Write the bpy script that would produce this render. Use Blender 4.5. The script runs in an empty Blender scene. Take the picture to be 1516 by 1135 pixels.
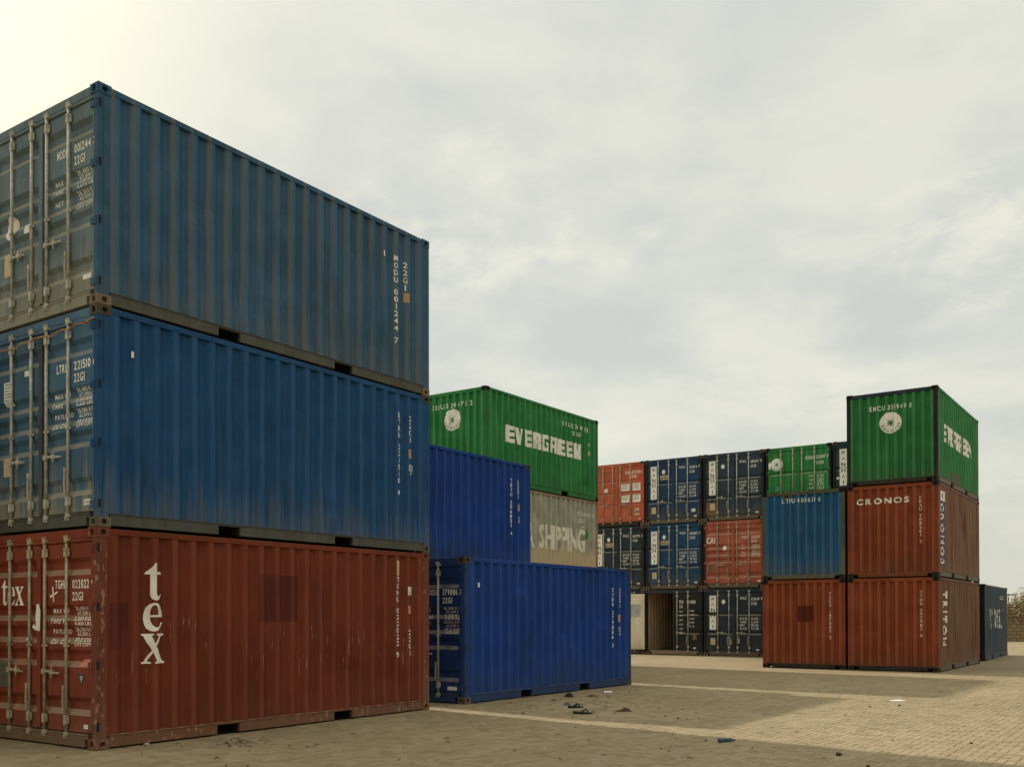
import bpy, bmesh, math, random
from mathutils import Vector, Matrix
R = math.radians
random.seed(7)
SC = bpy.context.scene
COL = SC.collection

# ------------------------------------------------------------------ camera, world, sun, exposure
FPX, CX, CY, PITCH, ROLL, EYE = 1466.1, 758.0, 896.75, 0.0099, -0.0020, 1.545
cam = bpy.data.cameras.new('camera')
cam.sensor_width = 36.0
cam.lens = 36.0 * FPX / 1516.0
cam.shift_y = (CY - 567.5) / 1516.0
cam.clip_start = 0.1
cam.clip_end = 3000
camo = bpy.data.objects.new('camera', cam)
COL.objects.link(camo)
camo.matrix_world = (Matrix.Translation((0, 0, EYE)) @ Matrix.Rotation(math.pi / 2 + PITCH, 4, 'X')
                     @ Matrix.Rotation(ROLL, 4, 'Z'))
SC.camera = camo

PHI = 0.9696                                   # direction of the long sides of all containers
UX = Vector((math.cos(PHI), math.sin(PHI)))
VX = Vector((math.sin(PHI), -math.cos(PHI)))
sh = (-VX + 0.16 * UX).normalized()            # towards the sun, on the ground
SUN_EL = R(32.8)
SUN_DIR = Vector((sh.x * math.cos(SUN_EL), sh.y * math.cos(SUN_EL), math.sin(SUN_EL)))
SUN_STRENGTH, SUN_ANGLE, SUN_COL = 4.4, R(1.1), (1.0, 0.93, 0.83)
SKY_STRENGTH = 0.1
EXPOSURE = 0.22

sun = bpy.data.lights.new('sun', 'SUN')
sun.energy, sun.angle, sun.color = SUN_STRENGTH, SUN_ANGLE, SUN_COL
suno = bpy.data.objects.new('sun', sun)
COL.objects.link(suno)
suno.location = (-30, 30, 40)
suno.rotation_euler = SUN_DIR.to_track_quat('Z', 'Y').to_euler()


class NT:
    """small helper round a node tree"""
    def __init__(s, tree):
        s.t = tree
        tree.nodes.clear()

    def n(s, typ, **kw):
        nd = s.t.nodes.new(typ)
        for k, v in kw.items():
            if k[0] == 'i' and k[1:].isdigit():
                s.put(nd.inputs[int(k[1:])], v)
            elif k.startswith('in_'):
                s.put(nd.inputs[k[3:].replace('_', ' ')], v)
            else:
                setattr(nd, k, v)
        return nd

    def put(s, sock, v):
        if isinstance(v, bpy.types.NodeSocket):
            s.t.links.new(v, sock)
        elif isinstance(v, bpy.types.Node):
            s.t.links.new(v.outputs[0], sock)
        else:
            if sock.type == 'RGBA' and len(v) == 3:
                v = (*v, 1)
            sock.default_value = v

    def m(s, op, a, b=0.0, c=None, clamp=False):
        nd = s.n('ShaderNodeMath', operation=op, use_clamp=clamp, i0=a, i1=b)
        if c is not None:
            s.put(nd.inputs[2], c)
        return nd.outputs[0]

    def mix(s, f, a, b, mode='MIX'):
        nd = s.n('ShaderNodeMix', data_type='RGBA', blend_type=mode)
        s.put(nd.inputs[0], f)
        s.put(nd.inputs[6], a)
        s.put(nd.inputs[7], b)
        return nd.outputs[2]

    def noise(s, vec, scale, detail=3.0, rough=0.55, dist=0.0):
        return s.n('ShaderNodeTexNoise', in_Vector=vec, in_Scale=scale, in_Detail=detail, in_Roughness=rough,
                   in_Distortion=dist).outputs[0]

    def step(s, x, lo, hi, a=0.0, b=1.0):
        nd = s.n('ShaderNodeMapRange', interpolation_type='SMOOTHSTEP')
        for i, v in enumerate((x, lo, hi, a, b)):
            s.put(nd.inputs[i], v)
        return nd.outputs[0]

    def mapping(s, vec, loc=(0, 0, 0), scale=(1, 1, 1)):
        return s.n('ShaderNodeMapping', in_Vector=vec, in_Location=loc, in_Scale=scale).outputs[0]


world = bpy.data.worlds.new('World')
SC.world = world
world.use_nodes = True
w = NT(world.node_tree)
sky = w.n('ShaderNodeTexSky', sky_type='NISHITA')
sky.sun_disc = False
sky.sun_elevation = SUN_EL
sky.sun_rotation = math.atan2(SUN_DIR.x, SUN_DIR.y)
sky.air_density, sky.dust_density, sky.altitude = 1.2, 3.0, 20
tc = w.n('ShaderNodeTexCoord')
dirv = tc.outputs['Generated']
sep = w.n('ShaderNodeSeparateXYZ', i0=dirv)
zz = w.m('ADD', w.m('MAXIMUM', sep.outputs[2], 0.0), 0.22)
pr = w.n('ShaderNodeCombineXYZ', i0=w.m('DIVIDE', sep.outputs[0], zz), i1=w.m('DIVIDE', sep.outputs[1], zz), i2=3.1)
big = w.noise(pr, 1.3, 4.0, 0.5, 0.25)
fine = w.noise(w.mapping(pr, (4.2, 1.7, 0), (1, 1.0, 1)), 3.4, 7.0, 0.55, 0.2)
cl = w.m('ADD', w.m('MULTIPLY', big, 0.55), w.m('MULTIPLY', fine, 0.45))
cl = w.step(cl, 0.40, 0.62)
dt = w.n('ShaderNodeVectorMath', operation='DOT_PRODUCT', i0=dirv, i1=tuple(SUN_DIR)).outputs['Value']
g0 = w.step(dt, 0.80, 1.0)
glow = w.m('POWER', g0, 3.2)
el = w.m('MAXIMUM', sep.outputs[2], 0.0)
thick = w.mix(cl, (5.5, 5.66, 5.36), (6.95, 6.95, 6.0))
pn = w.noise(w.mapping(pr, (7.3, 2.1, 0)), 6.0, 8.0, 0.6, 0.3)
pw = w.step(w.noise(w.mapping(pr, (1.9, 5.5, 0)), 1.7, 3.0, 0.5), 0.42, 0.62)
puff = w.m('MULTIPLY', w.step(pn, 0.45, 0.70), pw)
thick = w.mix(w.m('MULTIPLY', puff, 0.85), thick, (7.6, 7.5, 6.4))
low = w.mix(w.step(el, -0.05, 0.24), (6.0, 6.1, 5.15), thick)
up = w.mix(w.step(el, 0.45, 1.0), low, (13.0, 12.5, 10.4))
lit = w.mix(w.m('MULTIPLY', glow, 1.0, clamp=True), up, (10.6, 10.2, 7.3))
cover = w.mix(0.93, sky.outputs[0], lit)
bg = w.n('ShaderNodeBackground', in_Color=cover, in_Strength=SKY_STRENGTH)
w.n('ShaderNodeOutputWorld', in_Surface=bg)

SC.view_settings.view_transform = 'Standard'
SC.view_settings.look = 'None'
SC.view_settings.exposure = EXPOSURE
SC.view_settings.gamma = 1.0
SC.view_settings.use_curve_mapping = False
SC.render.engine = 'CYCLES'
SC.cycles.use_denoising = True
SC.cycles.denoising_input_passes = 'RGB_ALBEDO_NORMAL'
SC.cycles.denoising_prefilter = 'ACCURATE'
SC.cycles.max_bounces = 6
SC.cycles.transparent_max_bounces = 6

# ------------------------------------------------------------------ pixel -> ground (only used to place things where they stand)


def ground_at(px, py, z=0.0):
    X, Y = px - CX, py - CY
    c, s = math.cos(ROLL), math.sin(ROLL)
    uu, vv = c * X + s * Y, -s * X + c * Y
    d = (uu / FPX, 1.0, -vv / FPX)
    c, s = math.cos(PITCH), math.sin(PITCH)
    d = (d[0], d[1] * c - d[2] * s, d[1] * s + d[2] * c)
    t = (z - EYE) / d[2]
    return Vector((d[0] * t, d[1] * t, z))


# ------------------------------------------------------------------ materials
L, W, H = 6.058, 2.438, 2.591
PITCH_S = 0.2785
S0 = 0.244                                   # where the first side corrugation starts
SEED = [0]


def newmat(name):
    m = bpy.data.materials.new(name)
    m.use_nodes = True
    return m, NT(m.node_tree)


def out(t, bsdf):
    t.n('ShaderNodeOutputMaterial', in_Surface=bsdf)


def paint(name, col, fade=0.35, dirt=0.35, rust=0.25, groove=0.0, scratch=0.0, low=0.5, gcol=(0.16, 0.115, 0.06),
          dcol=(0.17, 0.145, 0.095), rough=0.5, mud=None, spot=0.0, ledge=0.55, ridge_light=0.42, crease_shade=0.5, endrib=False, scol=(0.40, 0.23, 0.14), lcol=(0.34, 0.29, 0.19)):
    """weathered steel paint: sun fade, run-off streaks, dust, rust, scrapes; coordinates are the container's own"""
    m, t = newmat(name)
    SEED[0] += 1
    if any(q in name for q in ('rail', 'frame', 'casting')):
        ridge_light = crease_shade = 0.0
    k = SEED[0] * 3.71
    co = t.n('ShaderNodeTexCoord').outputs['Object']
    sp = t.n('ShaderNodeSeparateXYZ', i0=co)
    z = sp.outputs[2]
    off = t.mapping(co, (k, k * 0.7, k * 0.3))
    fd = t.noise(off, 0.9, 4, 0.6)
    c0 = tuple(col)
    lum = 0.3 * c0[0] + 0.6 * c0[1] + 0.1 * c0[2]
    light = tuple(min(0.8, a * 1.3 + lum * 0.28 + 0.005) for a in c0)
    dark = tuple(a * 0.72 for a in c0)
    base = t.mix(t.step(fd, 0.35, 0.7), dark, c0)
    base = t.mix(t.m('MULTIPLY', t.step(t.noise(off, 2.3, 5, 0.65), 0.42, 0.75), fade), base, light)
    # run-off streaks
    st = t.noise(t.mapping(off, scale=(11, 11, 0.42)), 1.0, 4, 0.6)
    st2 = t.noise(t.mapping(off, scale=(34, 34, 0.9)), 1.0, 3, 0.6)
    base = t.mix(t.m('MULTIPLY', t.step(st2, 0.5, 0.8), fade * 0.55), base, light)
    hz = t.step(z, 1.7, 0.1, 0.25, 1.0)
    base = t.mix(t.m('MULTIPLY', t.m('MULTIPLY', t.step(st, 0.46, 0.78), hz), dirt), base, dcol)
    # dust gathered above the bottom rail and on the lowest part
    lw = t.step(t.m('ADD', z, t.m('MULTIPLY', t.noise(t.mapping(off, scale=(13, 13, 0.25)), 1.0, 4, 0.6), -2.1)), -0.35, -1.0)
    base = t.mix(t.m('MULTIPLY', lw, low), base, dcol)
    if mud is not None:
        nz = t.noise(t.mapping(off, scale=(5, 5, 0.9)), 1.0, 5, 0.6)
        ml = t.step(t.m('ADD', z, t.m('MULTIPLY', nz, -0.8)), 0.72, 0.42)
        base = t.mix(t.m('MULTIPLY', ml, 0.9), base, mud)
    if groove:
        ph = t.m('FRACT', t.m('DIVIDE', t.m('ADD', sp.outputs[0], L / 2 - S0), PITCH_S))
        g = t.m('MULTIPLY', t.step(ph, 0.66, 0.80), t.step(ph, 1.0, 0.86))
        gn = t.step(t.noise(t.mapping(off, scale=(9, 9, 0.5)), 1.0, 3), 0.25, 0.6)
        base = t.mix(t.m('MULTIPLY', t.m('MULTIPLY', g, gn), groove), base, gcol)
    nrm = t.n('ShaderNodeSeparateXYZ', i0=t.n('ShaderNodeVectorTransform', vector_type='NORMAL', convert_from='WORLD', convert_to='OBJECT',
                                             i0=t.n('ShaderNodeNewGeometry').outputs['True Normal']))
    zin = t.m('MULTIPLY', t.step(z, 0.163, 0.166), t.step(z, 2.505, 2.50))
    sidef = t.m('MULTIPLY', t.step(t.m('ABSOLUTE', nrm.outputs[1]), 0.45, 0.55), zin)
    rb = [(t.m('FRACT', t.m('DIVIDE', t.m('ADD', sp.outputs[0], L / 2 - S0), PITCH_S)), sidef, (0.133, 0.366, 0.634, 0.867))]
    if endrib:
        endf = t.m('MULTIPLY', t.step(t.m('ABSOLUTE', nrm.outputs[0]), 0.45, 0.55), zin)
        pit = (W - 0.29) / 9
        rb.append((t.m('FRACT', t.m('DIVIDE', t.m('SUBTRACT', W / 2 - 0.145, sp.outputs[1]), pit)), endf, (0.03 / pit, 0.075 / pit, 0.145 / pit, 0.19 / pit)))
    for ph, mk, (a0, a1, a2, a3) in rb:         # rib shading put into the colour: outer flats lightened, folds darkened
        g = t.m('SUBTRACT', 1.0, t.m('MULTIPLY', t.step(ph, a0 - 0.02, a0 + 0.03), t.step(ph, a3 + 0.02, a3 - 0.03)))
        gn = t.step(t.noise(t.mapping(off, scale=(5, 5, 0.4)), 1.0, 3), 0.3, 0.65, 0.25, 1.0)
        base = t.mix(t.m('MULTIPLY', t.m('MULTIPLY', g, gn), t.m('MULTIPLY', mk, ridge_light)), base, light)
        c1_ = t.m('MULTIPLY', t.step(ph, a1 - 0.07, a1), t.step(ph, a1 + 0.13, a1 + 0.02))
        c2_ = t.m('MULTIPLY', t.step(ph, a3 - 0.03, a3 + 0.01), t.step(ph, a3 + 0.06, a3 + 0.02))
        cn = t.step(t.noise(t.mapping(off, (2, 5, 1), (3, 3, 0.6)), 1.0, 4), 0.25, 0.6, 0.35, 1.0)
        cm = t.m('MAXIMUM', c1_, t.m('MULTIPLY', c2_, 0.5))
        base = t.mix(t.m('MULTIPLY', t.m('MULTIPLY', cm, cn), t.m('MULTIPLY', mk, crease_shade)), base, tuple(a * 0.35 + 0.003 for a in c0))
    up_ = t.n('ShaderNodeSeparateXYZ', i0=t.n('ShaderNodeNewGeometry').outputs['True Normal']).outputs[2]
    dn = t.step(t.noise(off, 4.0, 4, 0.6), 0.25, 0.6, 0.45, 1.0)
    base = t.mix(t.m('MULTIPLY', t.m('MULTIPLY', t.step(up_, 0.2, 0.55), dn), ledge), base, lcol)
    # rust
    rn = t.noise(off, 5.5, 8, 0.72)
    rs = t.noise(t.mapping(off, scale=(1, 1, 0.22)), 14, 5, 0.7)
    rmask = t.m('MAXIMUM', t.step(rn, 0.72 - 0.16 * rust, 0.78 - 0.14 * rust),
                t.m('MULTIPLY', t.step(rs, 0.70 - 0.1 * rust, 0.78), 0.8))
    rcol = t.mix(t.noise(off, 40, 3), (0.05, 0.018, 0.010), (0.17, 0.062, 0.024))
    base = t.mix(t.m('MULTIPLY', rmask, min(1.0, 0.35 + rust)), base, rcol)
    if spot:
        sn = t.noise(t.mapping(off, scale=(1, 1, 0.5)), 16.0, 5, 0.65)
        base = t.mix(t.m('MULTIPLY', t.step(sn, 0.58, 0.63), spot), base, scol)
    if scratch:
        sn = t.noise(t.mapping(off, scale=(26, 26, 1.7)), 1.0, 5, 0.75)
        band = t.m('MULTIPLY', t.step(z, 0.55, 1.0), t.step(z, 1.75, 1.35))
        sm = t.m('MULTIPLY', t.step(sn, 0.625, 0.66), band)
        base = t.mix(t.m('MULTIPLY', sm, scratch), base, (0.46, 0.36, 0.25))
    rg = t.m('ADD', rough - 0.1, t.m('MULTIPLY', rn, 0.4))
    bn = t.noise(off, 1.6, 3, 0.5)
    bmp = t.n('ShaderNodeBump', in_Strength=0.35, in_Distance=0.02, in_Height=t.m('ADD', bn, t.m('MULTIPLY', rn, 0.05)))
    b = t.n('ShaderNodeBsdfPrincipled', in_Base_Color=base, in_Roughness=rg, in_Normal=bmp)
    b.inputs['Specular IOR Level'].default_value = 0.14
    out(t, b)
    return m


def plain(name, col, rough=0.6, var=0.25, scale=9.0, metal=0.0, bump=0.0, spec=0.2):
    m, t = newmat(name)
    co = t.n('ShaderNodeTexCoord').outputs['Object']
    nz = t.noise(co, scale, 5, 0.65)
    base = t.mix(t.step(nz, 0.3, 0.75), tuple(a * (1 - var) for a in col), tuple(min(0.85, a * (1 + var)) for a in col))
    b = t.n('ShaderNodeBsdfPrincipled', in_Base_Color=base, in_Roughness=rough, in_Metallic=metal)
    b.inputs['Specular IOR Level'].default_value = spec
    if bump:
        t.put(b.inputs['Normal'], t.n('ShaderNodeBump', in_Strength=bump, in_Distance=0.01, in_Height=nz))
    out(t, b)
    return m


def lettering(name, col, wear=0.25, stain=(0.42, 0.36, 0.24)):
    """stencilled paint, partly flaked away"""
    m, t = newmat(name)
    SEED[0] += 1
    co = t.mapping(t.n('ShaderNodeTexCoord').outputs['Object'], (SEED[0] * 1.9, 0, 0))
    n1 = t.noise(t.mapping(co, scale=(1, 1, 0.45)), 16, 6, 0.72)
    n2 = t.noise(co, 3.0, 4, 0.6)
    base = t.mix(t.m('MULTIPLY', t.step(n2, 0.4, 0.75), 0.55), col, stain)
    gone = t.step(t.m('ADD', t.m('MULTIPLY', n1, 0.75), t.m('MULTIPLY', n2, 0.25)), 0.70 - 0.24 * wear, 0.74 - 0.2 * wear)
    b = t.n('ShaderNodeBsdfPrincipled', in_Base_Color=base, in_Roughness=0.6)
    tr = t.n('ShaderNodeBsdfTransparent')
    out(t, t.n('ShaderNodeMixShader', i0=gone, i1=b, i2=tr))
    return m


M = {}
M['dark'] = plain('dark_recess_steel', (0.018, 0.017, 0.016), 0.8)
M['rubber'] = plain('door_gasket_rubber', (0.03, 0.028, 0.025), 0.8)
M['galv'] = plain('dusty_galvanised_steel', (0.36, 0.315, 0.20), 0.8, 0.3, 14.0, 0.25)
M['galv_grey'] = plain('dull_galvanised_steel', (0.36, 0.35, 0.28), 0.8, 0.3, 14.0, 0.0)
M['white_print'] = lettering('white_stencil_paint', (0.80, 0.77, 0.66), 0.15)
M['white_worn'] = lettering('worn_white_stencil_paint', (0.72, 0.69, 0.58), 0.42)
M['white_vworn'] = lettering('flaking_white_paint', (0.70, 0.66, 0.52), 0.62)
M['black_print'] = lettering('black_stencil_paint', (0.02, 0.02, 0.022), 0.3, (0.05, 0.04, 0.03))
M['red_print'] = lettering('faded_red_paint', (0.50, 0.22, 0.12), 0.45)
M['green_print'] = lettering('green_emblem_paint', (0.03, 0.17, 0.06), 0.15, (0.04, 0.12, 0.05))
M['navy_print'] = lettering('navy_panel_paint', (0.025, 0.055, 0.12), 0.2, (0.05, 0.06, 0.08))
M['panel_white'] = plain('white_logo_panel', (0.80, 0.77, 0.66), 0.6, 0.12, 5.0)
M['sticker'] = plain('paper_sticker', (0.68, 0.66, 0.58), 0.7, 0.12, 20.0)
M['sticker_tan'] = plain('tan_sticker', (0.50, 0.38, 0.22), 0.7, 0.15, 20.0)
M['sticker_orange'] = plain('orange_sticker', (0.42, 0.24, 0.11), 0.7, 0.3, 60.0)
M['sticker_pink'] = plain('pink_faded_sticker', (0.52, 0.20, 0.14), 0.7, 0.15, 20.0)
M['sticker_blue'] = plain('blue_sticker', (0.08, 0.2, 0.26), 0.6, 0.3, 40.0)
M['plate_grey'] = plain('grey_placard', (0.11, 0.10, 0.075), 0.6)
M['plate_pale'] = plain('pale_grey_notice', (0.36, 0.38, 0.34), 0.7)
M['brown'] = plain('brown_repaint', (0.17, 0.095, 0.05), 0.6)
M['rope'] = plain('rusty_orange_strap', (0.42, 0.20, 0.08), 0.8, 0.4, 30.0)

# ------------------------------------------------------------------ meshes


class MB:
    def __init__(s):
        s.v, s.f = [], []

    def quad(s, *p):
        i = len(s.v)
        s.v += [tuple(q) for q in p]
        s.f.append(tuple(range(i, i + len(p))))

    def box(s, x0, x1, y0, y1, z0, z1):
        x0, x1 = min(x0, x1), max(x0, x1)
        y0, y1 = min(y0, y1), max(y0, y1)
        i = len(s.v)
        s.v += [(x0, y0, z0), (x1, y0, z0), (x1, y1, z0), (x0, y1, z0), (x0, y0, z1), (x1, y0, z1), (x1, y1, z1), (x0, y1, z1)]
        for f in ((0, 3, 2, 1), (4, 5, 6, 7), (0, 1, 5, 4), (1, 2, 6, 5), (2, 3, 7, 6), (3, 0, 4, 7)):
            s.f.append(tuple(i + a for a in f))

    def tube(s, pts, r, n=8, cap=True):
        pts = [Vector(p) for p in pts]
        rr = r if isinstance(r, (list, tuple)) else [r] * len(pts)
        i0 = len(s.v)
        for k, p in enumerate(pts):
            d = (pts[min(k + 1, len(pts) - 1)] - pts[max(k - 1, 0)]).normalized()
            a = d.orthogonal().normalized() if k == 0 else (a - d * a.dot(d)).normalized()
            b = d.cross(a)
            for j in range(n):
                w_ = 2 * math.pi * j / n
                s.v.append(tuple(p + (a * math.cos(w_) + b * math.sin(w_)) * rr[k]))
        for k in range(len(pts) - 1):
            for j in range(n):
                a0 = i0 + k * n + j
                a1 = i0 + k * n + (j + 1) % n
                s.f.append((a0, a1, a1 + n, a0 + n))
        if cap:
            s.f.append(tuple(i0 + j for j in range(n))[::-1])
            s.f.append(tuple(i0 + (len(pts) - 1) * n + j for j in range(n)))

    def mesh(s, name, bevel=0.0, smooth=False):
        me = bpy.data.meshes.new(name)
        me.from_pydata(s.v, [], s.f)
        if bevel:
            bm = bmesh.new()
            bm.from_mesh(me)
            bmesh.ops.remove_doubles(bm, verts=bm.verts, dist=1e-5)
            bmesh.ops.recalc_face_normals(bm, faces=bm.faces)
            es = [e for e in bm.edges if len(e.link_faces) == 2 and e.calc_face_angle(0) > 0.6]
            bmesh.ops.bevel(bm, geom=es, offset=bevel, segments=2, affect='EDGES', profile=0.6)
            bm.to_mesh(me)
            bm.free()
        if smooth:
            for p in me.polygons:
                p.use_smooth = True
        me.update()
        return me


def link(name, data, parent=None, mat=None, loc=None):
    o = bpy.data.objects.new(name, data)
    COL.objects.link(o)
    if parent is not None:
        o.parent = parent
    if loc is not None:
        o.location = loc
    if mat is not None and data is not None:
        if len(data.materials) == 0:
            data.materials.append(mat)
        o.material_slots[0].link = 'OBJECT'
        o.material_slots[0].material = mat
    return o


def tag(o, label=None, cat=None, group=None, kind=None):
    if label:
        o['label'] = label
    if cat:
        o['category'] = cat
    if group:
        o['group'] = group
    if kind:
        o['kind'] = kind
    return o


# side wall profile: (s, depth) -------------------------------------
DO, DI = -0.008, -0.048


def side_profile():
    p = [(0.155, DO)]
    s = S0
    for i in range(20):
        p += [(s + 0.037, DO), (s + 0.102, DI), (s + 0.1765, DI), (s + 0.2415, DO)]
        s += PITCH_S
    p.append((L - 0.155, DO))
    return p


def end_profile():
    p = [(0.115, -0.012)]
    s = 0.115 + 0.03
    pit = (W - 0.29) / 9
    for i in range(9):
        p += [(s + 0.03, -0.012), (s + 0.075, -0.056), (s + 0.145, -0.056), (s + 0.19, -0.012)]
        s += pit
    p.append((W - 0.115, -0.012))
    return p


def trough(z1, z0, d, a, b):
    return [(z1, 0.0), (z1 - a, -d), (z0 + b, -d), (z0, 0.0)]


DOORZ0, DOORZ1 = 0.185, 2.42
DOOR_PROFILES = {
    'ribbed': sum([trough(a, b, 0.040, 0.055, 0.07) for a, b in ((2.246, 2.038), (1.687, 1.496), (1.447, 1.227), (1.159, 0.950), (0.600, 0.384))], []),
    'panelled': sum([trough(a, b, 0.030, 0.012, 0.055) for a, b in ((1.665, 1.535), (0.935, 0.81))], []),
    'flat': sum([trough(a, b, 0.022, 0.012, 0.03) for a, b in ((1.88, 1.80), (1.40, 1.32), (0.93, 0.85))], []),
}


def interp(prof, x):
    if x <= prof[0][0]:
        return prof[0][1]
    for (a, da), (b, db) in zip(prof, prof[1:]):
        if x <= b:
            return da + (db - da) * (x - a) / max(1e-9, b - a)
    return prof[-1][1]


SP, EP = side_profile(), end_profile()


def side_pt(s, t, d):
    return (-L / 2 + s, -W / 2 - d, t)


def end_pt(a, t, d):
    return (-L / 2 - d, W / 2 - a, t)


DOOR_D = -0.030
LEAF = {'l': (0.094, W / 2 - 0.008), 'r': (W / 2 + 0.008, W - 0.094)}
STILE = 0.055


def door_d(kind):
    pf = sorted([(z, d) for z, d in DOOR_PROFILES[kind]])

    def f(a, t):
        for x0, x1 in LEAF.values():
            if x0 + STILE < a < x1 - STILE:
                return DOOR_D + interp(pf, t)
        return DOOR_D
    return f


class Surf:
    def __init__(s, axis, breaks, dfun, fmap, cross=()):
        s.axis, s.breaks, s.dfun, s.fmap, s.cross = axis, breaks, dfun, fmap, cross


def dent_fun(seed):
    """bent sheet: a handful of inward knocks and a slow bow between the frame members"""
    r = random.Random(seed)
    ks = [(r.uniform(0.5, L - 0.5), r.uniform(0.4, 2.2), r.uniform(0.12, 0.35), r.uniform(0.12, 0.40), r.uniform(0.008, 0.026)) for _ in range(9)]
    p = [r.uniform(0, 6.28) for _ in range(6)]

    def f(x, z):
        e = min(1.0, max(0.0, (z - 0.16) / 0.25)) * min(1.0, max(0.0, (2.503 - z) / 0.25)) * min(1.0, max(0.0, (x - 0.16) / 0.2)) * min(1.0, max(0.0, (L - 0.16 - x) / 0.2))
        d = 0.0045 * math.sin(x * 1.3 + p[0]) * math.sin(z * 2.1 + p[1]) + 0.0035 * math.sin(x * 3.1 + p[2]) * math.sin(z * 3.7 + p[3]) + 0.002 * math.sin(x * 9 + p[4]) * math.sin(z * 2.2 + p[5])
        for x0, z0, rx, rz, k in ks:
            q = ((x - x0) / rx) ** 2 + ((z - z0) / rz) ** 2
            if q < 6:
                d -= k * math.exp(-q)
        return d * e
    return f


TROWS = [0.160 + 2.343 * i / 16 for i in range(17)]


SIDE = Surf(0, [p[0] for p in SP], lambda a, t: interp(SP, a), side_pt)
FRONT = Surf(0, [p[0] for p in EP], lambda a, t: interp(EP, a), end_pt)
DOORS = {k: Surf(1, sorted(z for z, d in DOOR_PROFILES[k]), door_d(k), end_pt) for k in DOOR_PROFILES}

MESH = {}


def cached(key, fn):
    if key not in MESH:
        MESH[key] = fn()
    return MESH[key]


def side_surf(seed):
    df = dent_fun(seed)
    return Surf(0, [p[0] for p in SP], lambda a, t: interp(SP, a) + df(a, t), side_pt, TROWS)


def mesh_side_bent(surf):
    b = MB()
    n = len(TROWS)
    for s0, d0 in SP:
        for t_ in TROWS:
            b.v.append(side_pt(s0, t_, surf.dfun(s0, t_)))
    for i in range(len(SP) - 1):
        for j in range(n - 1):
            b.f.append((i * n + j, (i + 1) * n + j, (i + 1) * n + j + 1, i * n + j + 1))
    return b.mesh('side_wall')


SURF = {}


def mesh_side(sign):
    b = MB()
    for (s0, d0), (s1, d1) in zip(SP, SP[1:]):
        q = [side_pt(s0, 0.160, d0), side_pt(s1, 0.160, d1), side_pt(s1, 2.503, d1), side_pt(s0, 2.503, d0)]
        if sign > 0:
            q = [(x, -y, z) for x, y, z in q][::-1]
        b.quad(*q)
    return b.mesh('side_wall')


def mesh_front(sign):
    b = MB()
    for (s0, d0), (s1, d1) in zip(EP, EP[1:]):
        q = [end_pt(s0, 0.138, d0), end_pt(s1, 0.138, d1), end_pt(s1, 2.478, d1), end_pt(s0, 2.478, d0)]
        if sign > 0:
            q = [(-x, y, z) for x, y, z in q][::-1]
        b.quad(*q)
    return b.mesh('end_wall')


def mesh_roof():
    b = MB()
    xs, n = [], 26
    p = (L - 0.4) / n
    prof = [(-L / 2 + 0.06, 2.563)]
    for i in range(n):
        x = -L / 2 + 0.2 + i * p
        prof += [(x + 0.02, 2.563), (x + 0.06, 2.545), (x + 0.14, 2.545), (x + 0.18, 2.563)]
    prof.append((L / 2 - 0.06, 2.563))
    for (x0, z0), (x1, z1) in zip(prof, prof[1:]):
        b.quad((x0, -W / 2 + 0.03, z0), (x1, -W / 2 + 0.03, z1), (x1, W / 2 - 0.03, z1), (x0, W / 2 - 0.03, z0))
    return b.mesh('roof')


def mesh_floor():
    b = MB()
    b.box(-L / 2 + 0.09, L / 2 - 0.09, -W / 2 + 0.08, W / 2 - 0.08, 0.139, 0.158)
    for i in range(14):
        x = -L / 2 + 0.35 + i * 0.41
        if any(a - 0.08 < x + L / 2 < b + 0.03 for a, b in POCKETS):
            continue
        b.box(x, x + 0.05, -W / 2 + 0.09, W / 2 - 0.09, 0.03, 0.1385)
    return b.mesh('floor')


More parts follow.
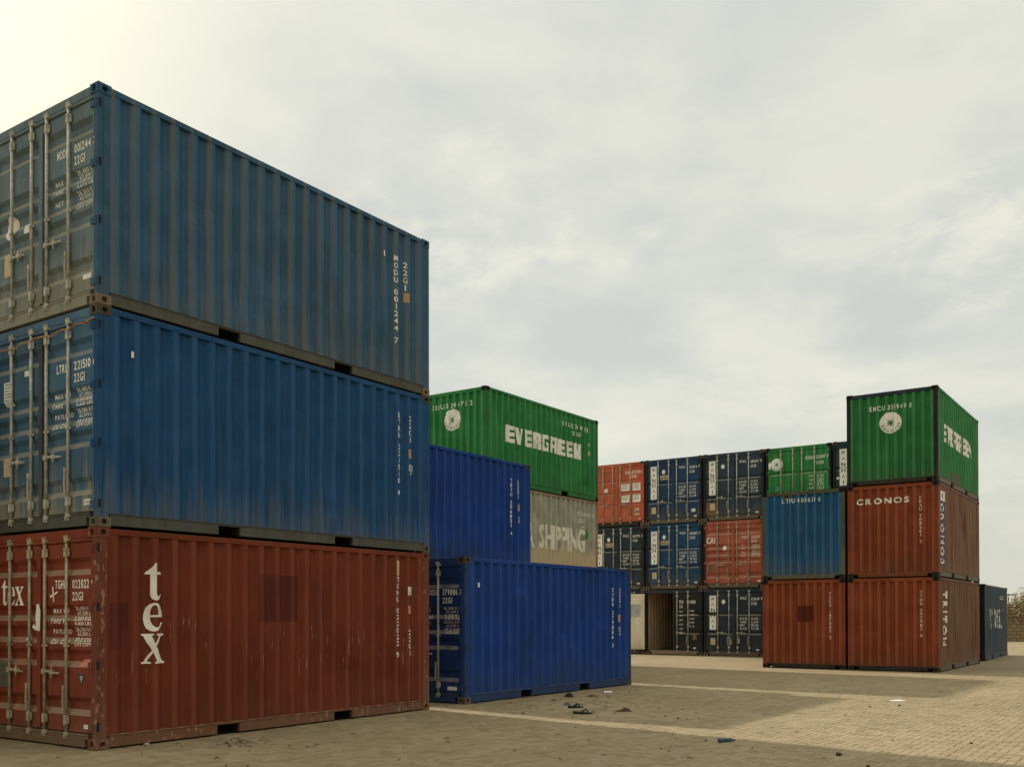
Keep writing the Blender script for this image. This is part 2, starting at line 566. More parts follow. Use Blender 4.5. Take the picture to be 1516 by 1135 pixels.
def mesh_casting(sx, sy, sz):
    """a hollow corner block with an oval hole in each outer face"""
    D = (0.178, 0.162, 0.118)
    verts, faces = [], []

    def add(pts):
        i = len(verts)
        verts.extend(pts)
        faces.append(tuple(range(i, i + len(pts))))
    for ax in range(3):
        a, c = [k for k in range(3) if k != ax]
        wa, wc = D[a], D[c]
        ca, cc = wa * 0.52, wc * 0.52
        ra, rc = {0: (0.026, 0.036), 1: (0.026, 0.036), 2: (0.05, 0.03)}[ax]
        if ax == 1:
            ra, rc = 0.036, 0.031
        if ax == 0:
            ra, rc = 0.030, 0.036
        outer = [(wa, wc / 2), (wa, wc), (wa / 2, wc), (0, wc), (0, wc / 2), (0, 0), (wa / 2, 0), (wa, 0)]
        inner = [(ca + ra * math.cos(k * math.pi / 4) * (1.0 if k % 2 == 0 else 1.12),
                  cc + rc * math.sin(k * math.pi / 4) * (1.0 if k % 2 == 0 else 1.12)) for k in range(8)]

        def P(q, d):
            r = [0, 0, 0]
            r[ax] = d
            r[a], r[c] = q
            return tuple(r)
        for k in range(8):
            j = (k + 1) % 8
            add([P(outer[k], 0), P(outer[j], 0), P(inner[j], 0), P(inner[k], 0)])
            add([P(inner[k], 0), P(inner[j], 0), P(inner[j], 0.055), P(inner[k], 0.055)])
        add([P(q, 0.055) for q in inner])
        add([P((0, 0), D[ax]), P((wa, 0), D[ax]), P((wa, wc), D[ax]), P((0, wc), D[ax])])
    b = MB()
    X = lambda p: (sx * (L / 2 - p[0]), sy * (W / 2 - p[1]), (0.001 + p[2]) if sz < 0 else (H - 0.001 - p[2]))
    b.v = [X(p) for p in verts]
    b.f = faces
    me = b.mesh('corner_casting')
    bm = bmesh.new()
    bm.from_mesh(me)
    bmesh.ops.remove_doubles(bm, verts=bm.verts, dist=1e-5)
    bmesh.ops.recalc_face_normals(bm, faces=bm.faces)
    es = [e for e in bm.edges if len(e.link_faces) == 2 and e.calc_face_angle(0) > 1.0
          and all(sum(1 for q in range(3) if abs(abs((v.co.x, v.co.y)[q] if q < 2 else 0) - ((L / 2, W / 2)[q] if q < 2 else 9)) < 1e-4) or v.co.z < 0.002 or v.co.z > H - 0.002 for v in e.verts)]
    bmesh.ops.bevel(bm, geom=es, offset=0.006, segments=2, affect='EDGES')
    bm.to_mesh(me)
    bm.free()
    return me


def mesh_post(sx, sy, wide):
    """corner post: a folded section 'wide' across the end face"""
    b = MB()
    x0, x1 = L / 2 - 0.006, L / 2 - 0.158
    y0, y1 = W / 2 - 0.006, W / 2 - wide
    b.box(sx * x0, sx * (L / 2 - 0.075), sy * y0, sy * y1, 0.117, 2.474)
    b.box(sx * (L / 2 - 0.0755), sx * x1, sy * (W / 2 - 0.009), sy * (W / 2 - 0.05), 0.117, 2.474)
    return b.mesh('corner_post', bevel=0.006)


def mesh_top_rail(sy):
    b = MB()
    b.box(-L / 2 + 0.176, L / 2 - 0.176, sy * (W / 2 - 0.003), sy * (W / 2 - 0.063), 2.503, 2.573)
    return b.mesh('top_side_rail', bevel=0.004)


POCKETS = ((1.74, 2.10), (3.86, 4.24))


def mesh_bottom_rail(sy):
    b = MB()
    Y0, Y1 = sy * (W / 2 - 0.012), sy * (W / 2 - 0.06)
    xs = [0.176, POCKETS[0][0], POCKETS[0][1], POCKETS[1][0], POCKETS[1][1], L - 0.176]
    for i in (0, 2, 4):
        b.box(-L / 2 + xs[i], -L / 2 + xs[i + 1], Y0, Y1, 0.022, 0.136)
    b.box(-L / 2 + 0.176, L / 2 - 0.176, Y0, Y1, 0.1365, 0.157)
    b.box(-L / 2 + 0.176, L / 2 - 0.176, sy * (W / 2 - 0.002), sy * (W / 2 - 0.05), 0.1575, 0.164)     # ledge under the wall
    return b.mesh('bottom_side_rail', bevel=0.003)


def mesh_pocket(sy, k):
    b = MB()
    s0, s1 = POCKETS[k]
    x0, x1 = -L / 2 + s0 + 0.002, -L / 2 + s1 - 0.002
    ya, yb = sy * (W / 2 - 0.0615), sy * (W / 2 - 0.5)
    b.quad((x0, ya, 0.03), (x0, yb, 0.03), (x0, yb, 0.134), (x0, ya, 0.134))
    b.quad((x1, ya, 0.03), (x1, yb, 0.03), (x1, yb, 0.134), (x1, ya, 0.134))
    b.quad((x0, ya, 0.134), (x1, ya, 0.134), (x1, yb, 0.134), (x0, yb, 0.134))
    b.quad((x0, ya, 0.03), (x1, ya, 0.03), (x1, yb, 0.03), (x0, yb, 0.03))
    b.quad((x0, yb, 0.03), (x1, yb, 0.03), (x1, yb, 0.134), (x0, yb, 0.134))
    return b.mesh('fork_pocket')


def mesh_header(sx, door):
    b = MB()
    X = lambda d: sx * (L / 2 + d)
    if door:
        b.box(X(-0.010), X(-0.10), -W / 2 + 0.165, W / 2 - 0.165, 2.4735, 2.573)
        b.box(X(-0.014), X(-0.10), -W / 2 + 0.092, W / 2 - 0.092, 2.428, 2.473)
    else:
        b.box(X(-0.006), X(-0.08), -W / 2 + 0.165, W / 2 - 0.165, 2.4745, 2.573)
    return b.mesh('top_end_rail', bevel=0.004)


def mesh_sill(sx, door):
    b = MB()
    X = lambda d: sx * (L / 2 + d)
    if door:
        b.box(X(-0.008), X(-0.09), -W / 2 + 0.235, W / 2 - 0.235, 0.022, 0.1515)
        for s in (-1, 1):
            b.box(X(-0.008), X(-0.09), s * (W / 2 - 0.165), s * (W / 2 - 0.234), 0.115, 0.1515)
        b.box(X(-0.002), X(-0.09), -W / 2 + 0.165, W / 2 - 0.165, 0.152, 0.172)
    else:
        b.box(X(-0.006), X(-0.08), -W / 2 + 0.30, W / 2 - 0.30, 0.022, 0.1375)
        for s in (-1, 1):
            b.box(X(-0.006), X(-0.08), s * (W / 2 - 0.165), s * (W / 2 - 0.299), 0.10, 0.1375)
    return b.mesh('bottom_end_rail', bevel=0.004)


def mesh_door(kind, side):
    """a door leaf: flat stiles, pressed horizontal troughs, real thickness"""
    b = MB()
    a0, a1 = LEAF[side]
    p0, p1 = a0 + STILE, a1 - STILE
    prof = [(DOORZ1, 0.0)] + sorted(DOOR_PROFILES[kind], key=lambda q: -q[0]) + [(DOORZ0, 0.0)]
    E = lambda a, t, d: end_pt(a, t, DOOR_D + d)
    for x0, x1 in ((a0, p0), (p1, a1)):
        b.quad(E(x0, DOORZ0, 0), E(x1, DOORZ0, 0), E(x1, DOORZ1, 0), E(x0, DOORZ1, 0))
    for (z1, d1), (z0, d0) in zip(prof, prof[1:]):
        b.quad(E(p0, z0, d0), E(p1, z0, d0), E(p1, z1, d1), E(p0, z1, d1))
    pts = prof[1:-1]
    for i in range(0, len(pts), 4):
        for p in (p0, p1):
            b.quad(*[E(p, z, d) for z, d in pts[i:i + 4]])
    bk = -0.048
    b.quad(E(a0, DOORZ0, bk), E(a1, DOORZ0, bk), E(a1, DOORZ1, bk), E(a0, DOORZ1, bk))
    for x in (a0, a1):
        b.quad(E(x, DOORZ0, 0), E(x, DOORZ1, 0), E(x, DOORZ1, bk), E(x, DOORZ0, bk))
    for z in (DOORZ0, DOORZ1):
        b.quad(E(a0, z, 0), E(a1, z, 0), E(a1, z, bk), E(a0, z, bk))
    # raised lip round the leaf, top and bottom
    b.box(*(sorted((E(a0, 0, 0.008)[0], E(a0, 0, -0.01)[0]))), E(a1 - 0.01, 0, 0)[1], E(a0 + 0.01, 0, 0)[1], DOORZ0 + 0.008, DOORZ0 + 0.02)
    return b.mesh('door')


RODS = {'l': (0.578, 1.030), 'r': (1.368, 1.833)}
RD = DOOR_D + 0.026


def mesh_rod(a):
    b = MB()
    E = lambda t: end_pt(a, t, RD)
    b.tube([E(0.165), E(2.455)], 0.0185, 10)
    for z, s in ((0.155, -1), (2.462, 1)):
        x, y, _ = end_pt(a, z, RD)
        b.box(x - 0.022, x + 0.022, y - 0.024, y + 0.024, z - 0.028, z + 0.028)
        b.box(x - 0.02, x + 0.03, y - 0.052, y - 0.0245, z - 0.016, z + 0.016)
        b.tube([(x, y - 0.01, z), (x, y - 0.01, z + s * 0.055)], 0.016, 8)
        b.box(x - 0.012, x + 0.02, y + 0.0245, y + 0.048, z - 0.022 + s * 0.03, z + 0.022 + s * 0.03)
    me = b.mesh('lock_rod')
    for p in me.polygons:
        p.use_smooth = len(p.vertices) == 4 and p.area > 0.02
    return me


def mesh_guide(a, z, tall):
    b = MB()
    x, y, _ = end_pt(a, z, RD)
    if tall:
        b.box(x - 0.026, x + 0.012, y - 0.029, y + 0.029, z - 0.056, z + 0.056)
        b.box(x - 0.004, x + 0.0125, y - 0.050, y - 0.0295, z - 0.045, z + 0.045)
    else:
        b.box(x - 0.025, x + 0.012, y - 0.027, y + 0.027, z - 0.014, z + 0.014)
        b.box(x - 0.004, x + 0.0125, y - 0.052, y - 0.0275, z - 0.012, z + 0.012)
    return b.mesh('rod_guide', bevel=0.004)


def mesh_handle(a, z, dirn):
    """handle bar lying from the rod towards dirn (+1 to the right), with hub and catch"""
    b = MB()
    x, y, _ = end_pt(a, z, RD)
    b.box(x - 0.03, x + 0.015, y - 0.027, y + 0.027, z - 0.032, z + 0.032)
    yy = lambda q: y - dirn * q
    b.tube([(x - 0.012, yy(0.028), z), (x - 0.014, yy(0.12), z + 0.002), (x - 0.02, yy(0.24), z - 0.012), (x - 0.016, yy(0.33), z - 0.012)],
           [0.016, 0.015, 0.012, 0.014], 7)
    b.box(x - 0.032, x + 0.012, min(yy(0.15), yy(0.21)), max(yy(0.15), yy(0.21)), z - 0.030, z + 0.026)
    b.tube([(x - 0.02, yy(0.18), z + 0.026), (x - 0.02, yy(0.19), z + 0.07)], 0.010, 6)
    b.tube([(x - 0.02, yy(0.18), z - 0.03), (x - 0.018, yy(0.17), z - 0.075)], 0.008, 6)
    return b.mesh('lock_handle')


def mesh_seal(a, z):
    b = MB()
    x, y, _ = end_pt(a, z, RD)
    b.box(x - 0.02, x + 0.01, y - 0.018, y + 0.018, z - 0.03, z + 0.03)
    b.tube([(x - 0.012, y, z - 0.03), (x - 0.01, y + 0.012, z - 0.16), (x - 0.008, y + 0.004, z - 0.30)], [0.014, 0.016, 0.010], 6)
    return b.mesh('hanging_hasp')


def mesh_hinge(side, z):
    b = MB()
    if side == 'r':
        y0, y1 = W / 2 - (W - 0.012), W / 2 - (W - 0.15)
        yp = W / 2 - (W - 0.05)
    else:
        y0, y1 = W / 2 - 0.012, W / 2 - 0.15
        yp = W / 2 - 0.05
    b.box(-L / 2 - 0.002, -L / 2 + 0.02, y0 + (y1 - y0) * 0.45, y1, z - 0.04, z + 0.04)
    b.tube([(-L / 2 + 0.004, yp, z - 0.055), (-L / 2 + 0.004, yp, z + 0.055)], 0.013, 8)
    return b.mesh('hinge')


def mesh_hinge_slot(side, z):
    b = MB()
    y = -W / 2 if side == 'r' else W / 2
    s = -1 if side == 'r' else 1
    b.box(-L / 2 + 0.012, -L / 2 + 0.05, y + s * -0.004, y - s * 0.03, z - 0.05, z + 0.05)
    return b.mesh('hinge_slot')


def mesh_gasket():
    b = MB()
    b.box(-L / 2 + 0.026, -L / 2 + 0.07, -0.0075, 0.0075, DOORZ0, DOORZ1)
    b.box(-L / 2 + 0.072, -L / 2 + 0.09, -W / 2 + 0.085, W / 2 - 0.085, 2.4205, 2.4275)
    return b.mesh('door_gasket')


def mesh_cover():
    b = MB()
    b.box(-L / 2 + 0.008, -L / 2 + 0.028, -0.045, 0.030, DOORZ0 + 0.02, DOORZ1 - 0.02)
    b.box(-L / 2 + 0.002, -L / 2 + 0.0075, -0.035, 0.035, 1.28, 1.42)
    return b.mesh('door_overlap_strip', bevel=0.003)


# ------------------------------------------------------------------ letters
GLYPH = {}
CHARS = 'ABCDEFGHIJKLMNOPQRSTUVWXYZ0123456789.,'


def load_glyphs():
    objs = []
    for ch in CHARS:
        cu = bpy.data.curves.new('letter_' + str(ord(ch)), 'FONT')
        cu.body = ch
        cu.resolution_u = 3
        cu.size = 1.0
        cu.offset = 0.018
        o = bpy.data.objects.new('letter', cu)
        COL.objects.link(o)
        objs.append((ch, o, cu))
    dg = bpy.context.evaluated_depsgraph_get()
    for ch, o, cu in objs:
        me = bpy.data.meshes.new_from_object(o.evaluated_get(dg))
        vs = [(v.co.x, v.co.y) for v in me.vertices]
        fs = [tuple(p.vertices) for p in me.polygons]
        x0 = min(v[0] for v in vs)
        x1 = max(v[0] for v in vs)
        GLYPH[ch] = ([(x - x0, y) for x, y in vs], fs, x1 - x0)
        bpy.data.meshes.remove(me)
        bpy.data.objects.remove(o)
        bpy.data.curves.remove(cu)
    h = max(v[1] for v in GLYPH['H'][0])
    for ch in GLYPH:
        vs, fs, wd = GLYPH[ch]
        GLYPH[ch] = ([(x / h, y / h) for x, y in vs], fs, wd / h)


load_glyphs()


def polys_to_mesh(outer, holes=()):
    """2-D outline with holes, filled"""
    cu = bpy.data.curves.new('outline', 'CURVE')
    cu.dimensions = '2D'
    cu.fill_mode = 'BOTH'
    for ring in [outer] + list(holes):
        sp = cu.splines.new('POLY')
        sp.points.add(len(ring) - 1)
        for p, q in zip(sp.points, ring):
            p.co = (q[0], q[1], 0, 1)
        sp.use_cyclic_u = True
    o = bpy.data.objects.new('outline', cu)
    COL.objects.link(o)
    dg = bpy.context.evaluated_depsgraph_get()
    me = bpy.data.meshes.new_from_object(o.evaluated_get(dg))
    vs = [(v.co.x, v.co.y) for v in me.vertices]
    fs = [tuple(p.vertices) for p in me.polygons]
    bpy.data.meshes.remove(me)
    bpy.data.objects.remove(o)
    bpy.data.curves.remove(cu)
    return vs, fs


BLOCK = {
    'E': ([(0, 0), (0, 1), (1, 1), (1, .76), (.42, .76), (.42, .62), (.96, .62), (.96, .38), (.42, .38), (.42, .24), (1, .24), (1, 0)], ()),
    'V': ([(0, 1), (.36, 1), (.5, .30), (.64, 1), (1, 1), (.70, 0), (.30, 0)], ()),
    'R': ([(0, 0), (0, 1), (.88, 1), (1, .90), (1, .52), (.90, .43), (1, .34), (1, 0), (.64, 0), (.64, .33), (.38, .33), (.38, 0)],
          ([(.38, .78), (.64, .78), (.64, .54), (.38, .54)],)),
    'G': ([(0, 0), (0, 1), (1, 1), (1, .76), (.38, .76), (.38, .24), (.64, .24), (.64, .38), (.50, .38), (.50, .58), (1, .58), (1, 0)], ()),
    'N': ([(0, 0), (0, 1), (.36, 1), (.64, .46), (.64, 1), (1, 1), (1, 0), (.64, 0), (.36, .54), (.36, 0)], ()),
}
SERIF = {
    't': ([(0, .735), (.12, .80), (.24, .90), (.34, 1), (.40, 1), (.40, .765), (.62, .765), (.62, .69), (.40, .69), (.40, .20), (.42, .13), (.47, .10),
           (.53, .12), (.60, .18), (.63, .15), (.55, .05), (.44, 0), (.33, 0), (.22, .04), (.17, .12), (.17, .69), (0, .69)], ()),
    'e': ([(.95, .50), (.95, .57), (.92, .72), (.84, .87), (.70, .97), (.50, 1), (.30, .96), (.12, .82), (.02, .62), (0, .46), (.04, .28), (.14, .12),
           (.30, .02), (.50, 0), (.70, .04), (.86, .14), (.97, .30), (.91, .33), (.80, .20), (.66, .14), (.52, .15), (.38, .23), (.31, .36), (.29, .50)],
          ([(.29, .57), (.68, .57), (.67, .75), (.62, .88), (.50, .935), (.38, .88), (.31, .75)],)),
    'x': ([(.02, 1), (.47, 1), (.47, .95), (.39, .93), (.54, .66), (.70, .89), (.70, .93), (.60, .95), (.60, 1), (.96, 1), (.96, .95), (.85, .92), (.58, .58),
           (.90, .09), (1, .05), (1, 0), (.53, 0), (.53, .05), (.62, .07), (.45, .38), (.26, .12), (.26, .07), (.37, .05), (.37, 0), (0, 0), (0, .05),
           (.12, .08), (.41, .45), (.11, .92), (.02, .95)], ()),
}
for d_ in (BLOCK, SERIF):
    for k_ in list(d_):
        d_[k_] = polys_to_mesh(*d_[k_])


def put2d(g, x, y, sx, sy):
    return ([(x + a * sx, y + b * sy) for a, b in g[0]], g[1])


def text(s, x, y, w_, h, gap=0.22, bold=0.0):
    """characters fitted into the box x..x+w_, cap height h, base line y"""
    tot = 0.0
    items = []
    for ch in s:
        if ch == ' ':
            tot += 0.45
            continue
        g = GLYPH[ch]
        wd = max(g[2], 0.12)
        items.append((g, tot))
        tot += wd + gap
    tot = max(tot - gap, 0.01)
    k = w_ / tot
    return [put2d(g, x + q * k, y, k, h) for g, q in items]


def stack(s, xc, ytop, ybot, wd):
    """upright characters one below the other"""
    n = sum(0.7 if c == ' ' else 1.0 for c in s)
    p = (ytop - ybot) / n
    res = []
    y = ytop
    for ch in s:
        if ch == ' ':
            y -= 0.7 * p
            continue
        g = GLYPH[ch]
        kx = wd / 0.62
        ww = min(wd, g[2] * kx)
        res.append(put2d((g[0], g[1]), xc - ww / 2, y - p * 0.86, ww / g[2], p * 0.74))
        y -= p
    return res


def turned(s, xc, ytop, ybot, hgt, gap=0.3, bold=None):
    """text turned a quarter so that it reads downwards; hgt = cap height across"""
    raw = text(s, 0, 0, ytop - ybot, hgt, gap)
    return [([(xc - hgt / 2 + b, ytop - a) for a, b in vs], fs) for vs, fs in raw]


def rect(x0, y0, x1, y1):
    return ([(x0, y0), (x1, y0), (x1, y1), (x0, y1)], [(0, 1, 2, 3)])


def disc(xc, yc, r, n=28, rx=None):
    rx = rx or r
    return ([(xc + rx * math.cos(2 * math.pi * i / n), yc + r * math.sin(2 * math.pi * i / n)) for i in range(n)], [tuple(range(n))])


def star(xc, yc, r0, r1, n=8):
    pts = []
    for i in range(2 * n):
        r = (r1 if (i // 2) % 2 else r1 * 0.72) if i % 2 == 0 else r0
        a = math.pi / 2 + math.pi * i / n
        pts.append((xc + r * math.cos(a), yc + r * math.sin(a)))
    c = [(xc, yc)] + pts
    return (c, [(0, 1 + i, 1 + (i + 1) % (2 * n)) for i in range(2 * n)])


def ring_text(s, xc, yc, r, h, a0, a1):
    res = []
    n = len(s)
    for i, ch in enumerate(s):
        if ch == ' ':
            continue
        a = a0 + (a1 - a0) * i / (n - 1)
        g = GLYPH[ch]
        k = h
        vs = []
        for x, y in g[0]:
            dx, dy = (x - g[2] / 2) * k, y * k
            rr = r + dy                      # read from inside, tops towards the centre
            rr = r - dy
            b = a + dx / r
            vs.append((xc + rr * math.cos(b), yc + rr * math.sin(b)))
        res.append((vs, g[1]))
    return res


def mark(name, parent, surf, shapes, mat, off=0.0025, label=None):
    """flat print laid on a surface so that it follows every fold"""
    bm = bmesh.new()
    for vs, fs in shapes:
        bv = [bm.verts.new((x, y, 0)) for x, y in vs]
        for f in fs:
            try:
                bm.faces.new([bv[i] for i in f])
            except ValueError:
                pass
    ax = surf.axis
    cs = [v.co[ax] for v in bm.verts]
    lo, hi = min(cs), max(cs)
    no = (1, 0, 0) if ax == 0 else (0, 1, 0)
    for b in surf.breaks:
        if lo < b < hi:
            bmesh.ops.bisect_plane(bm, geom=bm.verts[:] + bm.edges[:] + bm.faces[:], dist=1e-6,
                                   plane_co=(b, b, 0), plane_no=no)
    if surf is SIDE and parent.name in SURF:
        surf = SURF[parent.name]
        off += 0.0015
        ys = [v.co.y for v in bm.verts]
        lo, hi = min(ys), max(ys)
        for b in surf.cross:
            if lo < b < hi:
                bmesh.ops.bisect_plane(bm, geom=bm.verts[:] + bm.edges[:] + bm.faces[:], dist=1e-6, plane_co=(0, b, 0), plane_no=(0, 1, 0))
    for v in bm.verts:
        x, y = v.co.x, v.co.y
        v.co = surf.fmap(x, y, surf.dfun(x, y) + off)
    me = bpy.data.meshes.new(name)
    bm.to_mesh(me)
    bm.free()
    o = link(name, me, parent, mat)
    if label:
        o['label'] = label
    return o


# ------------------------------------------------------------------ container
def container(corner, dphi, level, label, group, mats, end='door', door='ribbed', gear=True, open_left=0.0, inner=None, joints=True):
    """corner: ground point of the edge between the visible end and the visible long side"""
    ph = PHI + dphi
    u = Vector((math.cos(ph), math.sin(ph)))
    v = Vector((math.sin(ph), -math.cos(ph)))
    c = Vector(corner) + u * (L / 2) - v * (W / 2)
    if level:
        rj = random.Random(label)
        c += u * rj.uniform(-0.016, 0.016) + v * rj.uniform(-0.012, 0.012)
    root = bpy.data.objects.new('shipping_container', None)
    root.empty_display_size = 0.5
    COL.objects.link(root)
    root.location = (c.x, c.y, level * H)
    root.rotation_euler = (0, 0, ph)
    tag(root, label, 'shipping container', group)
    body = mats['body']
    fr = mats.get('frame', body)
    rail = mats.get('rail', fr)
    dm = mats.get('door', body)
    rodm = mats.get('rod', M['galv'])
    isdoor = end == 'door'
    SURF[root.name] = side_surf(len(SURF) + 5)
    for s in (-1, 1):
        link('side_wall', mesh_side_bent(SURF[root.name]) if s < 0 else cached(('side', s), lambda: mesh_side(s)), root, body)
        link('top_side_rail', cached(('tr', s), lambda: mesh_top_rail(s)), root, mats.get('top', body))
        link('bottom_side_rail', cached(('br', s), lambda: mesh_bottom_rail(s)), root, rail)
        for k in (0, 1):
            link('fork_pocket', cached(('fp', s, k), lambda: mesh_pocket(s, k)), root, M['dark'])
        for x in (-1, 1):
            wide = 0.09 if (isdoor == (x < 0)) else 0.113
            link('corner_post', cached(('post', x, s, wide), lambda: mesh_post(x, s, wide)), root, mats.get('post', fr))
            for zc in (-1, 1):
                link('corner_casting', cached(('cast', x, s, zc), lambda: mesh_casting(x, s, zc)), root, mats.get('cast_top' if zc > 0 else 'cast', mats.get('cast', fr)))
    link('roof', cached('roof', mesh_roof), root, body)
    link('floor', cached('floor', mesh_floor), root, mats.get('floor', rail))
    for x in (-1, 1):
        dr = isdoor == (x < 0)
        link('top_end_rail', cached(('hd', x, dr), lambda: mesh_header(x, dr)), root, mats.get('header', fr))
        link('bottom_end_rail', cached(('sl', x, dr), lambda: mesh_sill(x, dr)), root, mats.get('sill', fr))
    if isdoor:
        link('end_wall', cached(('fw', 1), lambda: mesh_front(1)), root, body)
        link('door_gasket', cached('gk', mesh_gasket), root, M['rubber'])
        for sd in ('l', 'r'):
            leaf = link('door', cached(('door', door, sd), lambda: mesh_door(door, sd)), root, dm)
            root['door_' + sd] = leaf.name
            if not gear:
                continue
            for i, a in enumerate(RODS[sd]):
                link('lock_rod', cached(('rod', a), lambda: mesh_rod(a)), leaf, rodm)
                for z, tall in ((2.315, True), (1.20, False), (0.325, True)):
                    link('rod_guide', cached(('gd', a, z), lambda: mesh_guide(a, z, tall)), leaf, rodm)
            hz = mats.get('handles', (0.885, 0.70))
            a0 = RODS[sd][0]
            link('lock_handle', cached(('hn', a0, hz[0]), lambda: mesh_handle(a0, hz[0], 1)), leaf, rodm)
            a1 = RODS[sd][1] - 0.045
            link('hanging_hasp', cached(('hs', a1, hz[1]), lambda: mesh_seal(a1, hz[1])), leaf, rodm)
            for z in (2.35, 1.66, 0.98, 0.27):
                link('hinge', cached(('hi', sd, z), lambda: mesh_hinge(sd, z)), leaf, fr)
                if sd == 'r':
                    link('hinge_slot', cached(('hsl', sd, z), lambda: mesh_hinge_slot(sd, z)), root, M['dark'])
            if sd == 'r':
                link('overlap_strip', cached('cov', mesh_cover), leaf, mats.get('strip', fr))
            if sd == 'l' and open_left:
                px, py = -L / 2 - 0.004, W / 2 - 0.05
                leaf.matrix_local = (Matrix.Translation((px, py, 0)) @ Matrix.Rotation(open_left, 4, 'Z')
                                     @ Matrix.Translation((-px, -py, 0)))
    else:
        link('end_wall', cached(('fw', -1), lambda: mesh_front(-1)), root, body)
        me = cached('far_doors', lambda: mirror_door())
        link('door', me[0], root, dm)
        link('door', me[1], root, dm)
    return root


def mirror_door():
    res = []
    for sd in ('l', 'r'):
        src = cached(('door', 'panelled', sd), lambda: mesh_door('panelled', sd))
        b = MB()
        b.v = [(-v.co.x, v.co.y, v.co.z) for v in src.vertices]
        b.f = [tuple(p.vertices)[::-1] for p in src.polygons]
        res.append(b.mesh('door'))
    return res


def leaf(root, sd):
    return bpy.data.objects[root['door_' + sd]]


# ------------------------------------------------------------------ paints
P = {}
P['red_near'] = paint('oxide_red_paint', (0.160, 0.030, 0.009), 0.2, 0.25, 0.2, scratch=0.6, low=0.25, dcol=(0.13, 0.055, 0.03))
P['red_near_door'] = paint('oxide_red_door_paint', (0.20, 0.040, 0.018), 0.35, 0.35, 0.2, low=0.3, dcol=(0.20, 0.10, 0.055))
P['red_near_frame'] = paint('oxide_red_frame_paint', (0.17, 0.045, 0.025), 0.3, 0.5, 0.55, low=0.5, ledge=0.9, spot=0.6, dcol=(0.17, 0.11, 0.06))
P['red_near_rail'] = paint('dusty_red_rail_paint', (0.165, 0.075, 0.04), 0.3, 0.5, 0.5, low=0.6, dcol=(0.16, 0.115, 0.065))
P['blue_mid'] = paint('mid_blue_paint', (0.007, 0.062, 0.165), 0.3, 0.35, 0.1, crease_shade=0.35, ridge_light=0.4, low=0.42, dcol=(0.13, 0.135, 0.12))
P['blue_mid_door'] = paint('dusty_blue_door_paint', (0.05, 0.115, 0.18), 0.4, 0.6, 0.2, low=0.9, dcol=(0.22, 0.20, 0.135))
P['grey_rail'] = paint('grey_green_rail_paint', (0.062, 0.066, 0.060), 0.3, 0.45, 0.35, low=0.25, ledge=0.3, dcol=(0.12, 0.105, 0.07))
P['blue_top'] = paint('faded_blue_paint', (0.030, 0.092, 0.158), 0.35, 0.3, 0.1, groove=0.6, crease_shade=0.3, ridge_light=0.35, low=0.3, gcol=(0.15, 0.125, 0.085), dcol=(0.12, 0.115, 0.085))
P['blue_top_door'] = paint('dusty_faded_blue_door_paint', (0.11, 0.16, 0.175), 0.4, 0.8, 0.15, low=0.8, dcol=(0.24, 0.215, 0.14))
P['cast_tan'] = paint('dusty_rusty_casting', (0.20, 0.125, 0.075), 0.3, 0.6, 0.5, low=0.3)
P['cast_dark'] = paint('dark_rusty_casting', (0.075, 0.055, 0.04), 0.3, 0.6, 0.6, low=0.3)
P['royal'] = paint('royal_blue_paint', (0.005, 0.043, 0.215), 0.35, 0.4, 0.05, low=0.55, dcol=(0.035, 0.06, 0.11))
P['royal_door'] = paint('royal_blue_door_paint', (0.008, 0.035, 0.14), 0.3, 0.3, 0.1, low=0.4, dcol=(0.035, 0.05, 0.08))
P['royal_rail'] = paint('royal_blue_rail_paint', (0.014, 0.045, 0.15), 0.3, 0.4, 0.15, low=0.3, dcol=(0.05, 0.06, 0.08))
P['green'] = paint('bright_green_paint', (0.022, 0.185, 0.040), 0.4, 0.3, 0.15, low=0.3, dcol=(0.06, 0.11, 0.05), endrib=True)
P['green_old'] = paint('worn_green_paint', (0.024, 0.15, 0.042), 0.3, 0.4, 0.35, low=0.4, dcol=(0.07, 0.10, 0.05))
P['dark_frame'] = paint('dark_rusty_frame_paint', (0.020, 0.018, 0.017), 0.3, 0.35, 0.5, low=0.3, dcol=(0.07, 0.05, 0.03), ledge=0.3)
P['brown_frame'] = paint('dusty_brown_frame_paint', (0.105, 0.078, 0.052), 0.3, 0.5, 0.5, low=0.4)
P['beige'] = paint('olive_beige_paint', (0.31, 0.305, 0.215), 0.5, 1.0, 0.5, low=0.3, mud=(0.50, 0.385, 0.23), dcol=(0.15, 0.105, 0.055))
P['beige_frame'] = paint('rusty_beige_frame_paint', (0.30, 0.20, 0.115), 0.4, 0.5, 0.5, low=0.4)
P['orange'] = paint('orange_red_paint', (0.50, 0.108, 0.052), 0.3, 0.3, 0.2, low=0.25, spot=0.0, dcol=(0.30, 0.12, 0.06))
P['salmon'] = paint('salmon_red_paint', (0.40, 0.098, 0.055), 0.4, 0.35, 0.2, low=0.25, dcol=(0.26, 0.12, 0.07))
P['navy_a'] = paint('navy_paint', (0.018, 0.050, 0.105), 0.35, 0.45, 0.15, low=0.7, dcol=(0.085, 0.08, 0.06))
P['navy_b'] = paint('slate_navy_paint', (0.032, 0.048, 0.068), 0.4, 0.45, 0.15, low=0.6, dcol=(0.085, 0.08, 0.06))
P['navy_c'] = paint('blackish_navy_paint', (0.026, 0.038, 0.052), 0.4, 0.4, 0.15, low=0.5, dcol=(0.06, 0.055, 0.04))
P['navy_d'] = paint('clean_navy_paint', (0.014, 0.058, 0.13), 0.35, 0.4, 0.15, low=0.7, dcol=(0.085, 0.08, 0.06))
P['black'] = paint('black_door_paint', (0.022, 0.024, 0.026), 0.3, 0.3, 0.1, low=0.3, dcol=(0.05, 0.04, 0.03))
